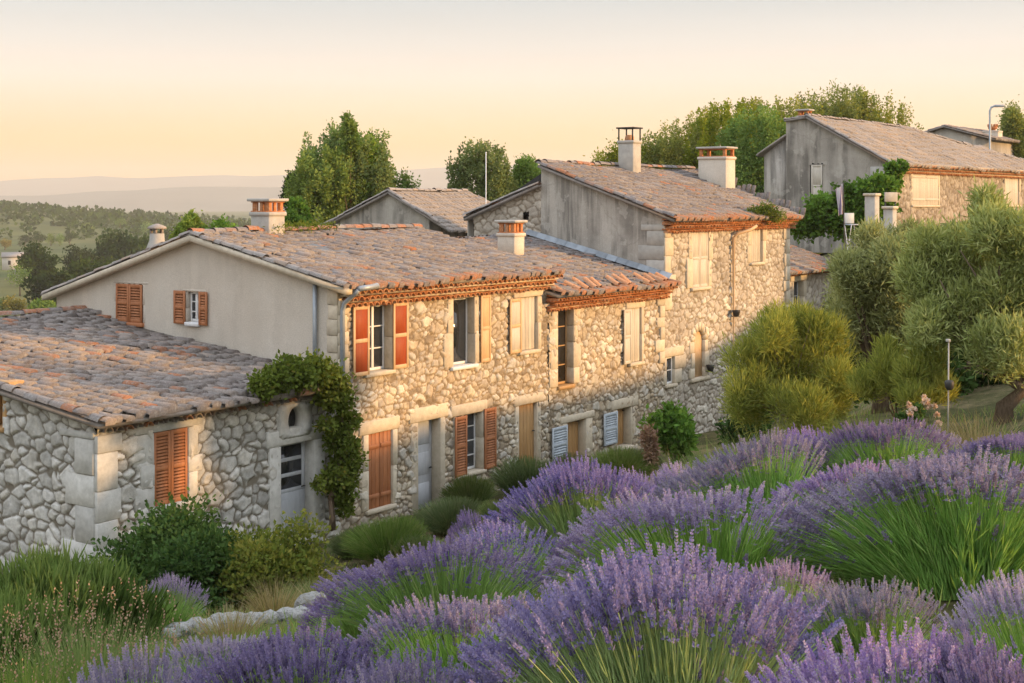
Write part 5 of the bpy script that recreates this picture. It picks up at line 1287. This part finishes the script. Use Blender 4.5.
# loose grass over the bank and field: nobody could count it
gmb, gdm = MB(), MB(); r = sub(371)
def scatter(mb, n, x0, x1, y0, y1, h, W, cond=None):
    x, y = r.uniform(x0, x1, n), r.uniform(y0, y1, n)
    ok = (np.abs(x) < .40 * y + 1.5) & (wob(x, y, 1.1, 77) + r.normal(0, .4, n) > -.2)
    q = np.stack([x - P0[0], y - P0[1]], 1); ok &= (q @ G2 < -.15)
    x, y = x[ok], y[ok]; z = ground_z(x, y); m_ = len(x)
    P = np.stack([x, y, z - .01], 1); Dn = unit(np.stack([r.normal(0, .4, m_), r.normal(0, .4, m_), np.ones(m_)], 1))
    leaf_quads(mb, P, Dn, h * r.uniform(.5, 1.4, m_), W, np.clip(r.normal(.45, .2, m_), 0, 1), r)
scatter(gmb, 30000, -12, 14, 4, 36, .16, .012); scatter(gmb, 42000, -4, 6, 3.5, 14, .17, .009); scatter(gdm, 26000, -12, 14, 4, 36, .17, .010)
tag(gmb.build('grass', M['grass_green']), kind='stuff'); tag(gdm.build('dry_grass', M['grass_dry']), kind='stuff')

# stones of the low border, and the white boulder
def stone_mesh(seed):
    bm = bmesh.new(); bmesh.ops.create_icosphere(bm, subdivisions=3, radius=1); r = sub(seed)
    V = np.array([v.co for v in bm.verts]); pl = unit(r.normal(size=(9, 3))); dd = r.uniform(.62, .92, 9)
    for k in range(9):
        e = V @ pl[k] - dd[k]; V = V - np.maximum(e, 0)[:, None] * pl[k] * .85
    V += .03 * r.normal(size=V.shape)
    for v, c in zip(bm.verts, V): v.co = c
    me = bpy.data.meshes.new('stone'); bm.to_mesh(me); bm.free(); me.attributes.new('tint', 'FLOAT', 'POINT').data.foreach_set('value', np.full(len(V), r.random(), np.float32))
    me.materials.append(M['rock']); return me
SM = [stone_mesh(380 + k) for k in range(6)]; r = sub(391)
path = [(165, 14.2), (200, 14.4), (240, 14.6), (280, 14.8), (318, 15.0), (340, 15.2)]
for k in range(64):
    u = r.random() * 4.999; i = int(u); px = path[i][0] + (path[i + 1][0] - path[i][0]) * (u - i); Y = 13.7 + .1 * u + r.normal(0, .22)
    g = on_ground(px, Y); s = r.uniform(.05, .12)
    o = link('stone', SM[k % 6], None, g + (0, 0, s * .35)); o.scale = (s * 1.3, s, s * .75); o.rotation_euler = (r.normal(0, .2), r.normal(0, .2), r.uniform(0, 6))
    tag(o, 'small grey stone of the loose rubble border below the yellow green bush', 'stone', 'stones of the rubble border')
o = link('boulder', SM[1], None, on_ground(313, 14.6) + (0, 0, .12)); o.scale = (.2, .16, .15); tag(o, 'smooth white boulder resting above the stone border', 'boulder')
o = link('boulder', SM[3], None, on_ground(338, 14.4) + (0, 0, .05)); o.scale = (.13, .1, .09); o.rotation_euler = (0, 0, 1); tag(o, 'smaller pale rock right of the white boulder', 'boulder')

# climbing vine on the cottage
r = sub(401); cl = []
def wallpt(px, py, out): 
    s = A1.s(px, -out); return hw(s, -out), A1.z(py, s, -out)
vb = np.append(wallpt(334, 520, .35)[0], LANE)
for px, py, rad in [(262, 384, .28), (278, 378, .36), (296, 374, .4), (314, 372, .42), (330, 382, .4), (264, 392, .2), (326, 396, .28), (338, 400, .34), (346, 420, .3), (340, 440, .34), (346, 462, .36), (336, 478, .32), (342, 494, .28), (348, 482, .24), (327, 425, .2), (322, 372, .3), (286, 366, .24), (352, 448, .2), (345, 508, .2), (318, 484, .14)]:
    q, z = wallpt(px, py, .45); cl.append((q[0] - vb[0], q[1] - vb[1], z - vb[2], rad * .95, rad * .7, rad * .82))
def vst(tb):
    pr = None
    for a, b in [((334, 530), (336, 480)), ((336, 480), (342, 440)), ((342, 440), (338, 400)), ((338, 400), (312, 378)), ((312, 378), (270, 386)), ((331, 530), (330, 500)), ((330, 500), (338, 470))]:
        q0, z0 = wallpt(*a, .4); q1, z1 = wallpt(*b, .4); m_ = (np.append(q0, z0) + np.append(q1, z1)) / 2 + r.normal(0, .05, 3)
        tb.tube(np.array([np.append(q0, max(z0, LANE - .2)), m_, np.append(q1, z1)]) - vb, [.06, .05, .045], 7)
plant('climbing_vine', 'leafy climbing vine hanging over the cottage roof end and down its corner', 'vine', vb, 'vine_leaf', lambda mb: crown(mb, cl, 11000, .11, .075, r, -.1, .6, .7), vst)

# plant growing on the eave of the tall house
r = sub(405); s8 = T1.s(765, -.4); q = T1.P + s8 * T1.d - .35 * T1.g; zz = T1.z(212, s8, -.4)
plant('roof_plant', 'green plant rooted in the eave tiles of the tall house', 'plant', (q[0], q[1], zz - .05), 'vine_leaf',
      lambda mb: crown(mb, [(0, 0, .05, .55, .35, .2), (.4, .2, -.1, .4, .3, .18), (-.4, -.2, -.02, .3, .2, .14), (.1, 0, .22, .25, .2, .12)], 1600, .14, .04, r, .2, .5, .7))
# moss and grass strips on ridges
r = sub(406); s8 = A1.s(300, T_R); q = A1.P + s8 * A1.d + T_R * A1.g
plant('roof_plant', 'low green growth along the ridge of the cream gable house', 'plant', (q[0], q[1], ZR + .05), 'vine_leaf', lambda mb: crown(mb, [(-.5, -.7, .1, .4, .5, .12), (0, 0, .1, .4, .5, .14), (.5, .7, .1, .4, .5, .11)], 900, .1, .03, r, .4, .3, .7))

# ------------------------------------------------------------------ olive trees and golden bushes on the right
def olive(label, px, Y, clumps_px, n, seed, trunk_h=1.2, trunk_r=.2, leafmat='olive_leaf', L=.14, W=.023, up=.6, name='olive_tree', part='crown', cat='tree', group=None, outw=.5, rnd=.45, dpt=.85, subn=8, trunk_px=None):
    g = on_ground(trunk_px or px, Y); r = sub(seed); cl = []
    for (cx, cy_, rp) in clumps_px:
        c = at(cx, cy_, Y) - g; rr = wide(rp, Y); dy = float(np.clip(r.normal(0, rr * .9), -1.6, 1.6))
        for k in range(subn):
            d = unit(r.normal(size=3)) * rr * .55; s_ = r.uniform(.4, .62) * rr
            cl.append((c[0] + d[0], c[1] + dy + d[1] * dpt, c[2] + d[2], s_, s_, s_ * 1.05))
    big = [(at(cx, cy_, Y) - g) for (cx, cy_, rp) in clumps_px]
    return plant(name, label, cat, g, leafmat, lambda mb: crown(mb, cl, n, L, W, r, up, outw, rnd, .55, .17, .12),
                 lambda tb: limbs(tb, r, trunk_h, trunk_r, big, .25), group, part)
olive('broad olive tree with a thick brown trunk at the right edge', 1000, 20.5, [(1000, 232, 36), (960, 250, 38), (1015, 290, 48), (965, 305, 42), (1040, 255, 40), (985, 345, 34), (1035, 340, 36), (940, 280, 34), (1005, 212, 24), (1060, 300, 40), (935, 330, 30), (1075, 340, 40), (1090, 305, 40), (980, 265, 40)], 76000, 411, .75, .125, trunk_px=1003)
olive('rounded grey green olive tree left of the thick trunked one', 880, 26.5, [(855, 262, 30), (890, 256, 34), (925, 256, 34), (860, 300, 36), (900, 300, 42), (930, 300, 34), (880, 345, 30), (915, 345, 32), (845, 275, 24), (868, 240, 18), (905, 236, 18), (930, 355, 22), (895, 270, 40), (850, 320, 26), (905, 330, 34)], 60000, 412, 1.0, .14)
olive('added olive tree mostly hidden behind the thick trunked one, shading the cottage', 1050, 28, [(985, 250, 36), (1030, 252, 40), (1080, 262, 40), (1000, 300, 44), (1050, 300, 48), (1100, 300, 48), (985, 345, 36), (1035, 350, 40), (1085, 350, 44), (960, 330, 30)], 26000, 417, 1.0, .14)  # added tree, mostly out of sight, placed to block sun from the cottage
olive('golden green feathery bush in front of the tall house', 790, 24.5, [(790, 345, 34), (760, 365, 32), (825, 350, 34), (790, 385, 38), (745, 385, 24), (835, 385, 28), (790, 412, 34), (755, 408, 26), (825, 408, 28), (735, 398, 16), (770, 330, 22), (810, 325, 18), (775, 318, 14)], 34000, 413, .5, .05, 'broom_leaf', .17, .017, .7, 'golden_bush', 'foliage', 'bush', None, .7, .4)
olive('golden bush below the left olive tree', 893, 21.5, [(885, 372, 22), (905, 385, 22), (870, 390, 18), (890, 355, 14)], 8000, 414, .4, .04, 'broom_leaf', .16, .014, .9, 'golden_bush', 'foliage', 'bush', None, .5, .4)
olive('feathery yellow green bush beside the white post', 925, 20.5, [(920, 375, 22), (935, 390, 20), (908, 395, 16), (928, 358, 14)], 8000, 415, .4, .04, 'broom_leaf', .16, .014, .9, 'golden_bush', 'foliage', 'bush', None, .5, .4)
olive('dark green hedge bush behind the white post', 965, 27, [(945, 375, 28), (975, 380, 30), (1010, 378, 34), (905, 372, 30), (865, 372, 30), (1040, 376, 34), (1075, 372, 34), (1110, 370, 34)], 20000, 416, .6, .05, 'shrub_leaf', .16, .09, .2, 'hedge_bush', 'foliage', 'bush', None)  # clumps past the right edge are added to shade the cottage
# a post with a hanging pot, and pale roses below it
g = on_ground(948, 19); mb = MB(); zt = (HY - 342) / F * 19
o = empty('garden_post', g); tag(o, 'thin pale post with a round dark pot hanging in front of the hedge', 'post')
mb.tube([(0, 0, -.1), (.01, 0, zt - g[2])], .010, 8); mb.build('post', M['concrete'], o)
mb = MB(); hz0 = (HY - 385) / F * 19 - g[2]; mb.tube([(.0, -.06, hz0 - .06), (0, -.06, hz0 - .03), (0, -.06, hz0 + .04), (0, -.06, hz0 + .07)], [.03, .055, .065, .05], 10); mb.build('pot', M['iron'], o, smooth=True)
mb = MB(); mb.box((-.025, -.025, zt - g[2]), (.03, .025, zt - g[2] + .04), None, .006); mb.build('cap', M['concrete'], o, recalc=True)
r = sub(421)
for k, (px, py, w) in enumerate([(920, 402, 34), (905, 408, 20)]):
    Y = 17.5; g = on_ground(px, Y); h = (HY - py) / F * Y - g[2]; rx = wide(w, Y) / 2
    o = empty('rose_bush', g); tag(o, ['low rose bush with pale pink blooms left of the olive trunk', 'small rose bush with a few pale blooms beside the golden bush'][k], 'rose bush')
    mb = MB(); crown(mb, blob_clumps(r, 0, 0, h * .5, rx, rx, h * .5, 8), 1500, .07, .04, r); mb.build('foliage', M['shrub_leaf'], o)
    m_ = 10 if k == 0 else 6; c = np.stack([r.uniform(-rx, rx, m_), r.uniform(-rx, 0, m_), h * r.uniform(.6, 1.1, m_)], 1)
    for i in range(m_):
        mb = MB(); cc = np.repeat(c[i:i + 1], 16, 0); leaf_quads(mb, cc, unit(r.normal(size=(16, 3)) + (0, -.3, .4)), .055, .045, r.random(16), r); mb.build('bloom', M['pink'], o)

# ------------------------------------------------------------------ things on the terrace of the house on the right
r = sub(431); Yv = 57
gq = at(850, 200, Yv); gv = np.array([gq[0], Yv, gz(gq[0], Yv)])
cl = []
for px, py, rp in [(815, 222, 14), (830, 212, 16), (850, 200, 15), (868, 192, 13), (880, 188, 12), (845, 222, 15), (865, 212, 14), (885, 205, 12), (895, 180, 9), (893, 168, 6), (902, 166, 5), (800, 226, 10), (820, 205, 9)]:
    c = at(px, py, Yv) - gv; rr = wide(rp, Yv); cl.append((c[0], c[1] + r.normal(0, .4), c[2], rr, rr * .8, rr))
plant('ivy', 'mass of bright green ivy at the foot of the grey gable, climbing its corner', 'ivy', gv, 'ivy_leaf', lambda mb: crown(mb, cl, 12000, .2, .14, r, 0, .7, .6), None)
def pillar(label, px, top, w, Y, base_py):
    c = at(px, base_py, Y); ww = wide(w, Y); zt = (HY - top) / F * Y; gb = gz(c[0], Y)
    o = empty('gate_pillar', (c[0], Y, gb), .9); tag(o, label, 'pillar', 'gate pillars in front of the ivy')
    mb = MB(); mb.box((-ww / 2, -ww / 2, -.3), (ww / 2, ww / 2, zt - gb), None, .02); mb.build('shaft', M['concrete'], o, recalc=True)
    mb = MB(); mb.box((-ww / 2 - .05, -ww / 2 - .05, zt - gb), (ww / 2 + .05, ww / 2 + .05, zt - gb + .1), None, .02); mb.build('cap', M['dressed'], o, recalc=True)
pillar('taller grey rendered pillar beside the ivy', 872, 196, 11, 52, 225)
pillar('shorter warm lit pillar right of the grey one', 890, 209, 10, 50, 225)
c = at(891, 197, 53); o = empty('sign_board', (c[0], 53, gz(c[0], 53)), .5); tag(o, 'plain white board raised above the pillars', 'board'); gb = gz(c[0], 53)
mb = MB(); mb.box((-.32, -.02, c[2] - .18 - gb), (.32, .02, c[2] + .18 - gb), None, .005); mb.build('board', M['concrete'], o, recalc=True)
mb = MB(); mb.tube([(-.25, .04, 0), (-.25, .04, c[2] + .1 - gb)], .025, 6); mb.tube([(.25, .04, 0), (.25, .04, c[2] + .1 - gb)], .025, 6); mb.build('post', M['iron'], o)
fm_, n, l, p = new_mat('striped_cloth'); tc = n.new("ShaderNodeTexCoord"); sp3 = n.new("ShaderNodeSeparateXYZ"); l.new(tc.outputs['Object'], sp3.inputs[0])
mt = n.new("ShaderNodeMath"); mt.operation = 'MULTIPLY'; mt.inputs[1].default_value = 5; l.new(sp3.outputs['X'], mt.inputs[0]); m2 = n.new("ShaderNodeMath"); m2.operation = 'FRACT'; l.new(mt.outputs[0], m2.inputs[0])
rp_ = ramp(n, [(0, (.62, .60, .62)), (.5, (.24, .19, .33)), (.72, (.62, .60, .62)), (.86, (.42, .2, .24))]); rp_.color_ramp.interpolation = 'CONSTANT'; l.new(m2.outputs[0], rp_.inputs[0]); l.new(rp_.outputs[0], p.inputs['Base Color']); p.inputs['Roughness'].default_value = .9
Yf = 54; c = at(842, 215, Yf); gb = gz(c[0], Yf); o = empty('flag', (c[0], Yf, gb), .2); tag(o, 'striped white and purple flag drooping from a thin pole before the ivy', 'flag')
mb = MB(); zt = (HY - 182) / F * Yf - gb; mb.tube([(.15, 0, 0), (.05, 0, zt)], .022, 6); mb.build('pole', M['iron'], o)
mb = MB(); U, V = np.meshgrid(np.linspace(0, 1, 14), np.linspace(0, 1, 18)); hh = wide(30, Yf)
X = .05 - U * .62 * (.5 + .5 * V) + .40 * V * U; Yv_ = .08 * np.sin(U * 9 + V * 2); Z = zt - .05 - V * hh - U * .25 * (1 - V * .6)
ii = np.arange(U.size).reshape(U.shape); qd = np.stack([ii[:-1, :-1], ii[:-1, 1:], ii[1:, 1:], ii[1:, :-1]], -1).reshape(-1, 4)
mb.add(np.stack([X, Yv_ - .006, Z], -1), qd); mb.add(np.stack([X, Yv_ + .006, Z], -1), qd[:, ::-1]); mb.build('cloth', fm_, o, smooth=True)
# folded grey parasol covers below the flag
c = at(849, 221, 56); gb = gz(c[0], 56); o = empty('garden_chair', (c[0], 56, gb), .4); tag(o, 'pale folding chair standing below the striped flag', 'chair')
zs_ = c[2] - gb
mb = MB(); mb.box((-.24, -.02, zs_ - .1), (.24, .02, zs_ + .32), None, .01); mb.build('backrest', M['shut_blue'], o, recalc=True)
mb = MB(); mb.box((-.24, -.46, zs_ - .16), (.24, -.02, zs_ - .12), None, .01); mb.build('seat', M['shut_blue'], o, recalc=True)
for i in (-1, 1):
    for j in (0, 1):
        mb = MB(); mb.tube([(i * .22, -.44 * j, 0), (i * .22, -.44 * (1 - j) - .02, zs_ - .14)], .015, 6); mb.build('leg', M['frame_white'], o)

# street lamp, aerial
Yl = 88; c = at(990, 140, Yl); gb = gz(c[0], Yl); o = empty('street_lamp', (c[0], Yl, gb)); tag(o, 'grey street lamp with a bent arm rising behind the roofs at upper right', 'street lamp')
zt = (HY - 106) / F * Yl - gb; mb = MB(); mb.tube([(0, 0, 0), (0, 0, zt - .3), (.08, 0, zt - .08), (.3, 0, zt)], [.1, .075, .07, .06], 8); mb.build('pole', M['zinc'], o, smooth=True)
mb = MB(); mb.box((.28, -.13, zt - .07), (.92, .13, zt + .08), None, .03); mb.build('lamp_head', M['zinc'], o, recalc=True)
Ya = 58; c = at(486, 200, Ya); gb = gz(c[0], Ya); o = empty('aerial', (c[0], Ya, gb)); tag(o, 'thin white aerial mast in front of the pointed tree', 'aerial')
mb = MB(); mb.tube([(0, 0, 0), (0, 0, (HY - 152) / F * Ya - gb)], .022, 6); mb.build('mast', M['frame_white'], o)

# ------------------------------------------------------------------ trees behind the roofs
def back_tree(label, px, top, w, Y, seed, kind='round', mat='tree_leaf', n=9000, base_py=None, group='trees behind the roofs', name='tree', L=.19, W=.11):
    n = int(n * 3.4); w = w * 1.22
    x = (px - 512) / F * Y; g = np.array([x, Y, gz(x, Y)]); zt = (HY - top) / F * Y - g[2]; rx = wide(w, Y) / 2; r = sub(seed); cl = []
    if kind == 'round':
        hh = min(zt * .8, rx * 3.0); cl = blob_clumps(r, 0, 0, zt - hh * .5, rx, rx, hh * .5, 34, (.18, .34), .3)
    elif kind == 'cone':
        hh = min(zt * .88, rx * 5)
        for k in range(26):
            u = r.random() ** .8; a = r.uniform(0, 6.28); q = rx * (1 - u * .9) * r.uniform(.3, .8); s_ = rx * (.45 - .28 * u)
            cl.append((q * math.cos(a), q * math.sin(a), zt - hh + hh * u * .97, s_, s_, s_ * 1.5))
    else:   # poplar shoots: a dense body with many upright leafy shoots
        hh = zt * .85; cl = blob_clumps(r, 0, 0, zt - hh * .62, rx, rx * .8, hh * .40, 30, (.2, .34), .3)
        for k in range(34):
            a = r.uniform(0, 6.28); q = rx * math.sqrt(r.random()) * 1.0; h_ = r.uniform(1.6, 3.6); s_ = r.uniform(.16, .26)
            for j in range(3): cl.append((q * math.cos(a) + r.normal(0, .05), q * math.sin(a) * .8, zt - h_ * (j * .33 + .2) - (q / rx) ** 2 * zt * .2 * r.uniform(.4, 1.3), s_ * (1 + j * .25), s_ * (1 + j * .25), h_ * .24))
    return plant(name, label, 'tree', g, mat, lambda mb: crown(mb, cl, n, L, W, r, .25, .6, .6, .5, .15, .15), lambda tb: limbs(tb, r, zt * .55, max(.12, rx * .07), cl[:9], .3), group, 'crown')
BT = [
 ('tall bushy tree behind the grey gabled house, its top highest of the centre group', 348, 118, 74, 84, 'shoots', 'tree_leaf', 12000),
 ('bushy tree joining the tall centre tree on its left', 322, 146, 56, 80, 'shoots', 'tree_leaf', 8000),
 ('dark slim tree left of the tall centre tree', 302, 168, 34, 86, 'round', 'pine_leaf', 6000),
 ('slender tree closing the gap in the middle of the centre group', 357, 124, 46, 83, 'shoots', 'tree_leaf', 8000),
 ('pointed spire of the centre tree group above the grey gable', 349, 112, 40, 81, 'cone', 'tree_leaf', 7000),
 ('slim tree rising right of the tall centre tree over the grey gable', 398, 168, 34, 88, 'shoots', 'tree_leaf', 6000),
 ('tall bushy tree leaning on the right of the centre group', 368, 138, 50, 82, 'shoots', 'tree_leaf', 7000),
 ('pointed tree behind the thin aerial mast', 480, 140, 60, 84, 'shoots', 'tree_leaf', 9000),
 ('rounded tree right of the pointed one by the aerial', 524, 150, 52, 86, 'round', 'tree_leaf', 8000),
 ('rounded tree behind the framed chimney of the tall house', 612, 140, 56, 90, 'round', 'poplar_leaf', 7000),
 ('pale yellow green tree right of the framed chimney', 652, 144, 52, 92, 'round', 'poplar_leaf', 5000),
 ('poplar behind the flat topped chimney', 692, 112, 80, 92, 'shoots', 'poplar_leaf', 9000),
 ('dense poplar left of the large right house', 735, 100, 86, 90, 'shoots', 'poplar_leaf', 10000),
 ('dark poplar filling the gap beside the grey gable', 765, 106, 76, 84, 'shoots', 'tree_leaf', 9000),
 ('poplar showing over the peak of the grey gable', 795, 96, 82, 96, 'shoots', 'poplar_leaf', 9000),
 ('tallest poplar over the large right roof', 836, 84, 82, 97, 'shoots', 'poplar_leaf', 9000),
 ('poplar at the right end of the row over the roof ridge', 878, 90, 72, 98, 'shoots', 'poplar_leaf', 8000),
 ('lowest poplar of the row beside the flat topped chimney', 668, 134, 50, 91, 'shoots', 'poplar_leaf', 6000),
 ('poplar between the flat topped chimney and the dense poplar', 716, 104, 70, 95, 'shoots', 'poplar_leaf', 9000),
 ('poplar in front of the dense one beside the grey gable', 756, 98, 64, 96, 'shoots', 'poplar_leaf', 9000),
 ('poplar between the two tallest over the large roof', 858, 86, 60, 99, 'shoots', 'poplar_leaf', 8000),
 ('poplar behind the peak between the gable and tallest poplar', 816, 90, 60, 99, 'shoots', 'poplar_leaf', 8000),
 ('small sunlit tree at the right picture edge behind the street lamp', 1020, 100, 46, 98, 'round', 'poplar_leaf', 7000),
 ('low bushy tree over the cream house ridge left of its chimney', 225, 208, 50, 66, 'round', 'ivy_leaf', 5000),
 ('low dark tree between the round chimney and the ridge', 190, 214, 34, 70, 'round', 'tree_leaf', 4000),
 ('low tree right of the cream house chimney', 292, 200, 30, 70, 'round', 'ivy_leaf', 4000),
]
for k, (lab, px, top, w, Y, kind, mat, n) in enumerate(BT): back_tree(lab, px, top, w, Y, 500 + k, kind, mat, n)

# ------------------------------------------------------------------ the valley on the left
def valley_tree(label, px, top, bot, w, mat, seed, n=1500, cache={}):
    # distance where the sight line to its foot meets the valley floor
    Ys = np.geomspace(120, 1500, 600); xs_ = (px - 512) / F * Ys; zz = ground_z(xs_, Ys); line = (HY - bot) / F * Ys
    i = int(np.argmax(line < zz)) if (line < zz).any() else 400
    Y = float(Ys[i]); g = np.array([xs_[i], Y, zz[i]]); h = wide(bot - top, Y); rx = wide(w, Y) / 2; r = sub(seed)
    cl = blob_clumps(r, 0, 0, h * .56, rx, rx, h * .44, 16, (.3, .48), .35)
    return plant('valley_tree', label, 'tree', g, mat, lambda mb: crown(mb, cl, n, rx * .16, rx * .11, r, .2, .6, .7), lambda tb: limbs(tb, r, h * .4, max(.1, rx * .06), cl[:5], .2), 'trees in the valley', 'crown')
VT = [(118, 228, 280, 52, 'pine_leaf', 'large dark tree just left of the round tapered chimney'), (140, 238, 276, 34, 'pine_leaf', 'dark tree hiding behind the round tapered chimney'),
 (38, 246, 286, 44, 'pine_leaf', 'dark rounded tree above the pale valley house'), (80, 242, 284, 34, 'pine_leaf', 'dark upright tree in the middle of the valley group'),
 (95, 254, 296, 46, 'pine_leaf', 'broad dark tree low in the valley group beside the plaster gable'), (52, 268, 308, 56, 'pine_leaf', 'broad lower dark tree of the valley group'),
 (20, 262, 296, 22, 'tree_leaf', 'small tree behind the pale valley house'), (14, 296, 318, 30, 'gold_leaf', 'bush coloured golden as if sunlit, just above the cottage roof'),  # the first bush's sunlight is put into its gold leaf colour
 (42, 300, 322, 34, 'tree_leaf', 'green bush above the cottage roof right of the golden one'), (3, 296, 318, 18, 'tree_leaf', 'green bush at the left edge above the cottage roof'),
 (56, 290, 318, 26, 'pine_leaf', 'dark bush against the corner of the plaster gable'),
 (25, 235, 248, 16, 'pine_leaf', 'first small round orchard tree from the left'), (39, 233, 247, 15, 'pine_leaf', 'second small round orchard tree from the left'), (51, 234, 246, 12, 'tree_leaf', 'third small round orchard tree, paler'),
 (60, 233, 246, 11, 'tree_leaf', 'fourth small round orchard tree'), (70, 231, 245, 14, 'pine_leaf', 'fifth orchard tree, taller and darker'), (5, 238, 250, 14, 'gold_leaf', 'orange tinted small tree at the left edge of the fields'),
 (105, 246, 262, 20, 'tree_leaf', 'pale tree in front of the large dark valley tree'), (168, 226, 252, 26, 'pine_leaf', 'dark tree just right of the round tapered chimney'), (150, 222, 240, 18, 'tree_leaf', 'small far tree above the round chimney shoulder'),
 (88, 224, 236, 14, 'tree_leaf', 'small far tree on the valley field'), (120, 218, 228, 12, 'tree_leaf', 'lone far tree below the hills')]
for k, (px, t_, b_, w, mat, lab) in enumerate(VT): valley_tree(lab, px, t_, b_, w, mat, 600 + k, 2600 if w > 30 else 900)
# far woodland on the rise
r = sub(650); wb = MB(); nW = 2600
x = r.uniform(-760, 120, nW); y = r.uniform(900, 1700, nW); keep = wob(x, y, .012, 12) + .8 * np.exp(-((y - 1350) / 250) ** 2) + r.normal(0, .3, nW) > .35
x, y = x[keep], y[keep]; z = ground_z(x, y); s_ = r.uniform(2.2, 5.0, len(x))
for j in range(26):
    d = unit(r.normal(size=(len(x), 3))); P = np.stack([x, y, z + s_ * .8], 1) + d * s_[:, None] * np.array([.8, .8, .75])
    leaf_quads(wb, P, unit(d + r.normal(0, .6, d.shape)), s_ * .9, s_ * .7, np.clip(r.normal(.45, .2, len(x)), 0, 1), r)
tag(wb.build('woodland', M['pine_leaf']), kind='stuff')
# pale farmhouse in the valley
def farm(label, px, py, Y, L_, D__, h, rz):
    Ys = np.geomspace(120, 1500, 600); xs_ = (px - 512) / F * Ys; Y = float(Ys[int(np.argmax((HY - py) / F * Ys < ground_z(xs_, Ys)))])
    c = at(px, py, Y); gb = gz(c[0], Y); o = empty('farmhouse', (c[0], Y, gb), rz); tag(o, label, 'farmhouse')
    mb = MB(); ff = lambda x: (lambda p: np.stack([np.full(len(p), x), p[:, 0], p[:, 1]], 1))
    mb.prism([(0, -2), (D__, -2), (D__, h), (D__ / 2, h * 1.3), (0, h)], ff(0), ff(L_)); mb.build('wall', M['plaster_cream'], o, recalc=True)
    mb = MB()
    for s0, s1 in ((0, 1), (1, 0)):
        y0, y1 = (-.4, D__ / 2) if s0 == 0 else (D__ + .4, D__ / 2)
        v = np.array([(-.4, y0, h - .1), (L_ + .4, y0, h - .1), (L_ + .4, y1, h * 1.3 + .1), (-.4, y1, h * 1.3 + .1)]); mb.add(np.vstack([v, v + (0, 0, .25)]), [(0, 1, 2, 3), (7, 6, 5, 4), (0, 4, 5, 1), (1, 5, 6, 2), (2, 6, 7, 3), (3, 7, 4, 0)])
    mb.build('roof', M['tile_far'], o, recalc=True)
    for k in range(2):
        mb = MB(); mb.box((L_ * (.25 + .4 * k), -.06, h * .4), (L_ * (.25 + .4 * k) + 1, .04, h * .72)); mb.build('window', M['core'], o)
farm('pale farmhouse far below at the left picture edge', 2, 270, 260, 9, 7, 5, .3)
farm('low pale outbuilding right of the far farmhouse', 14, 281, 235, 7, 5, 2.6, .2)
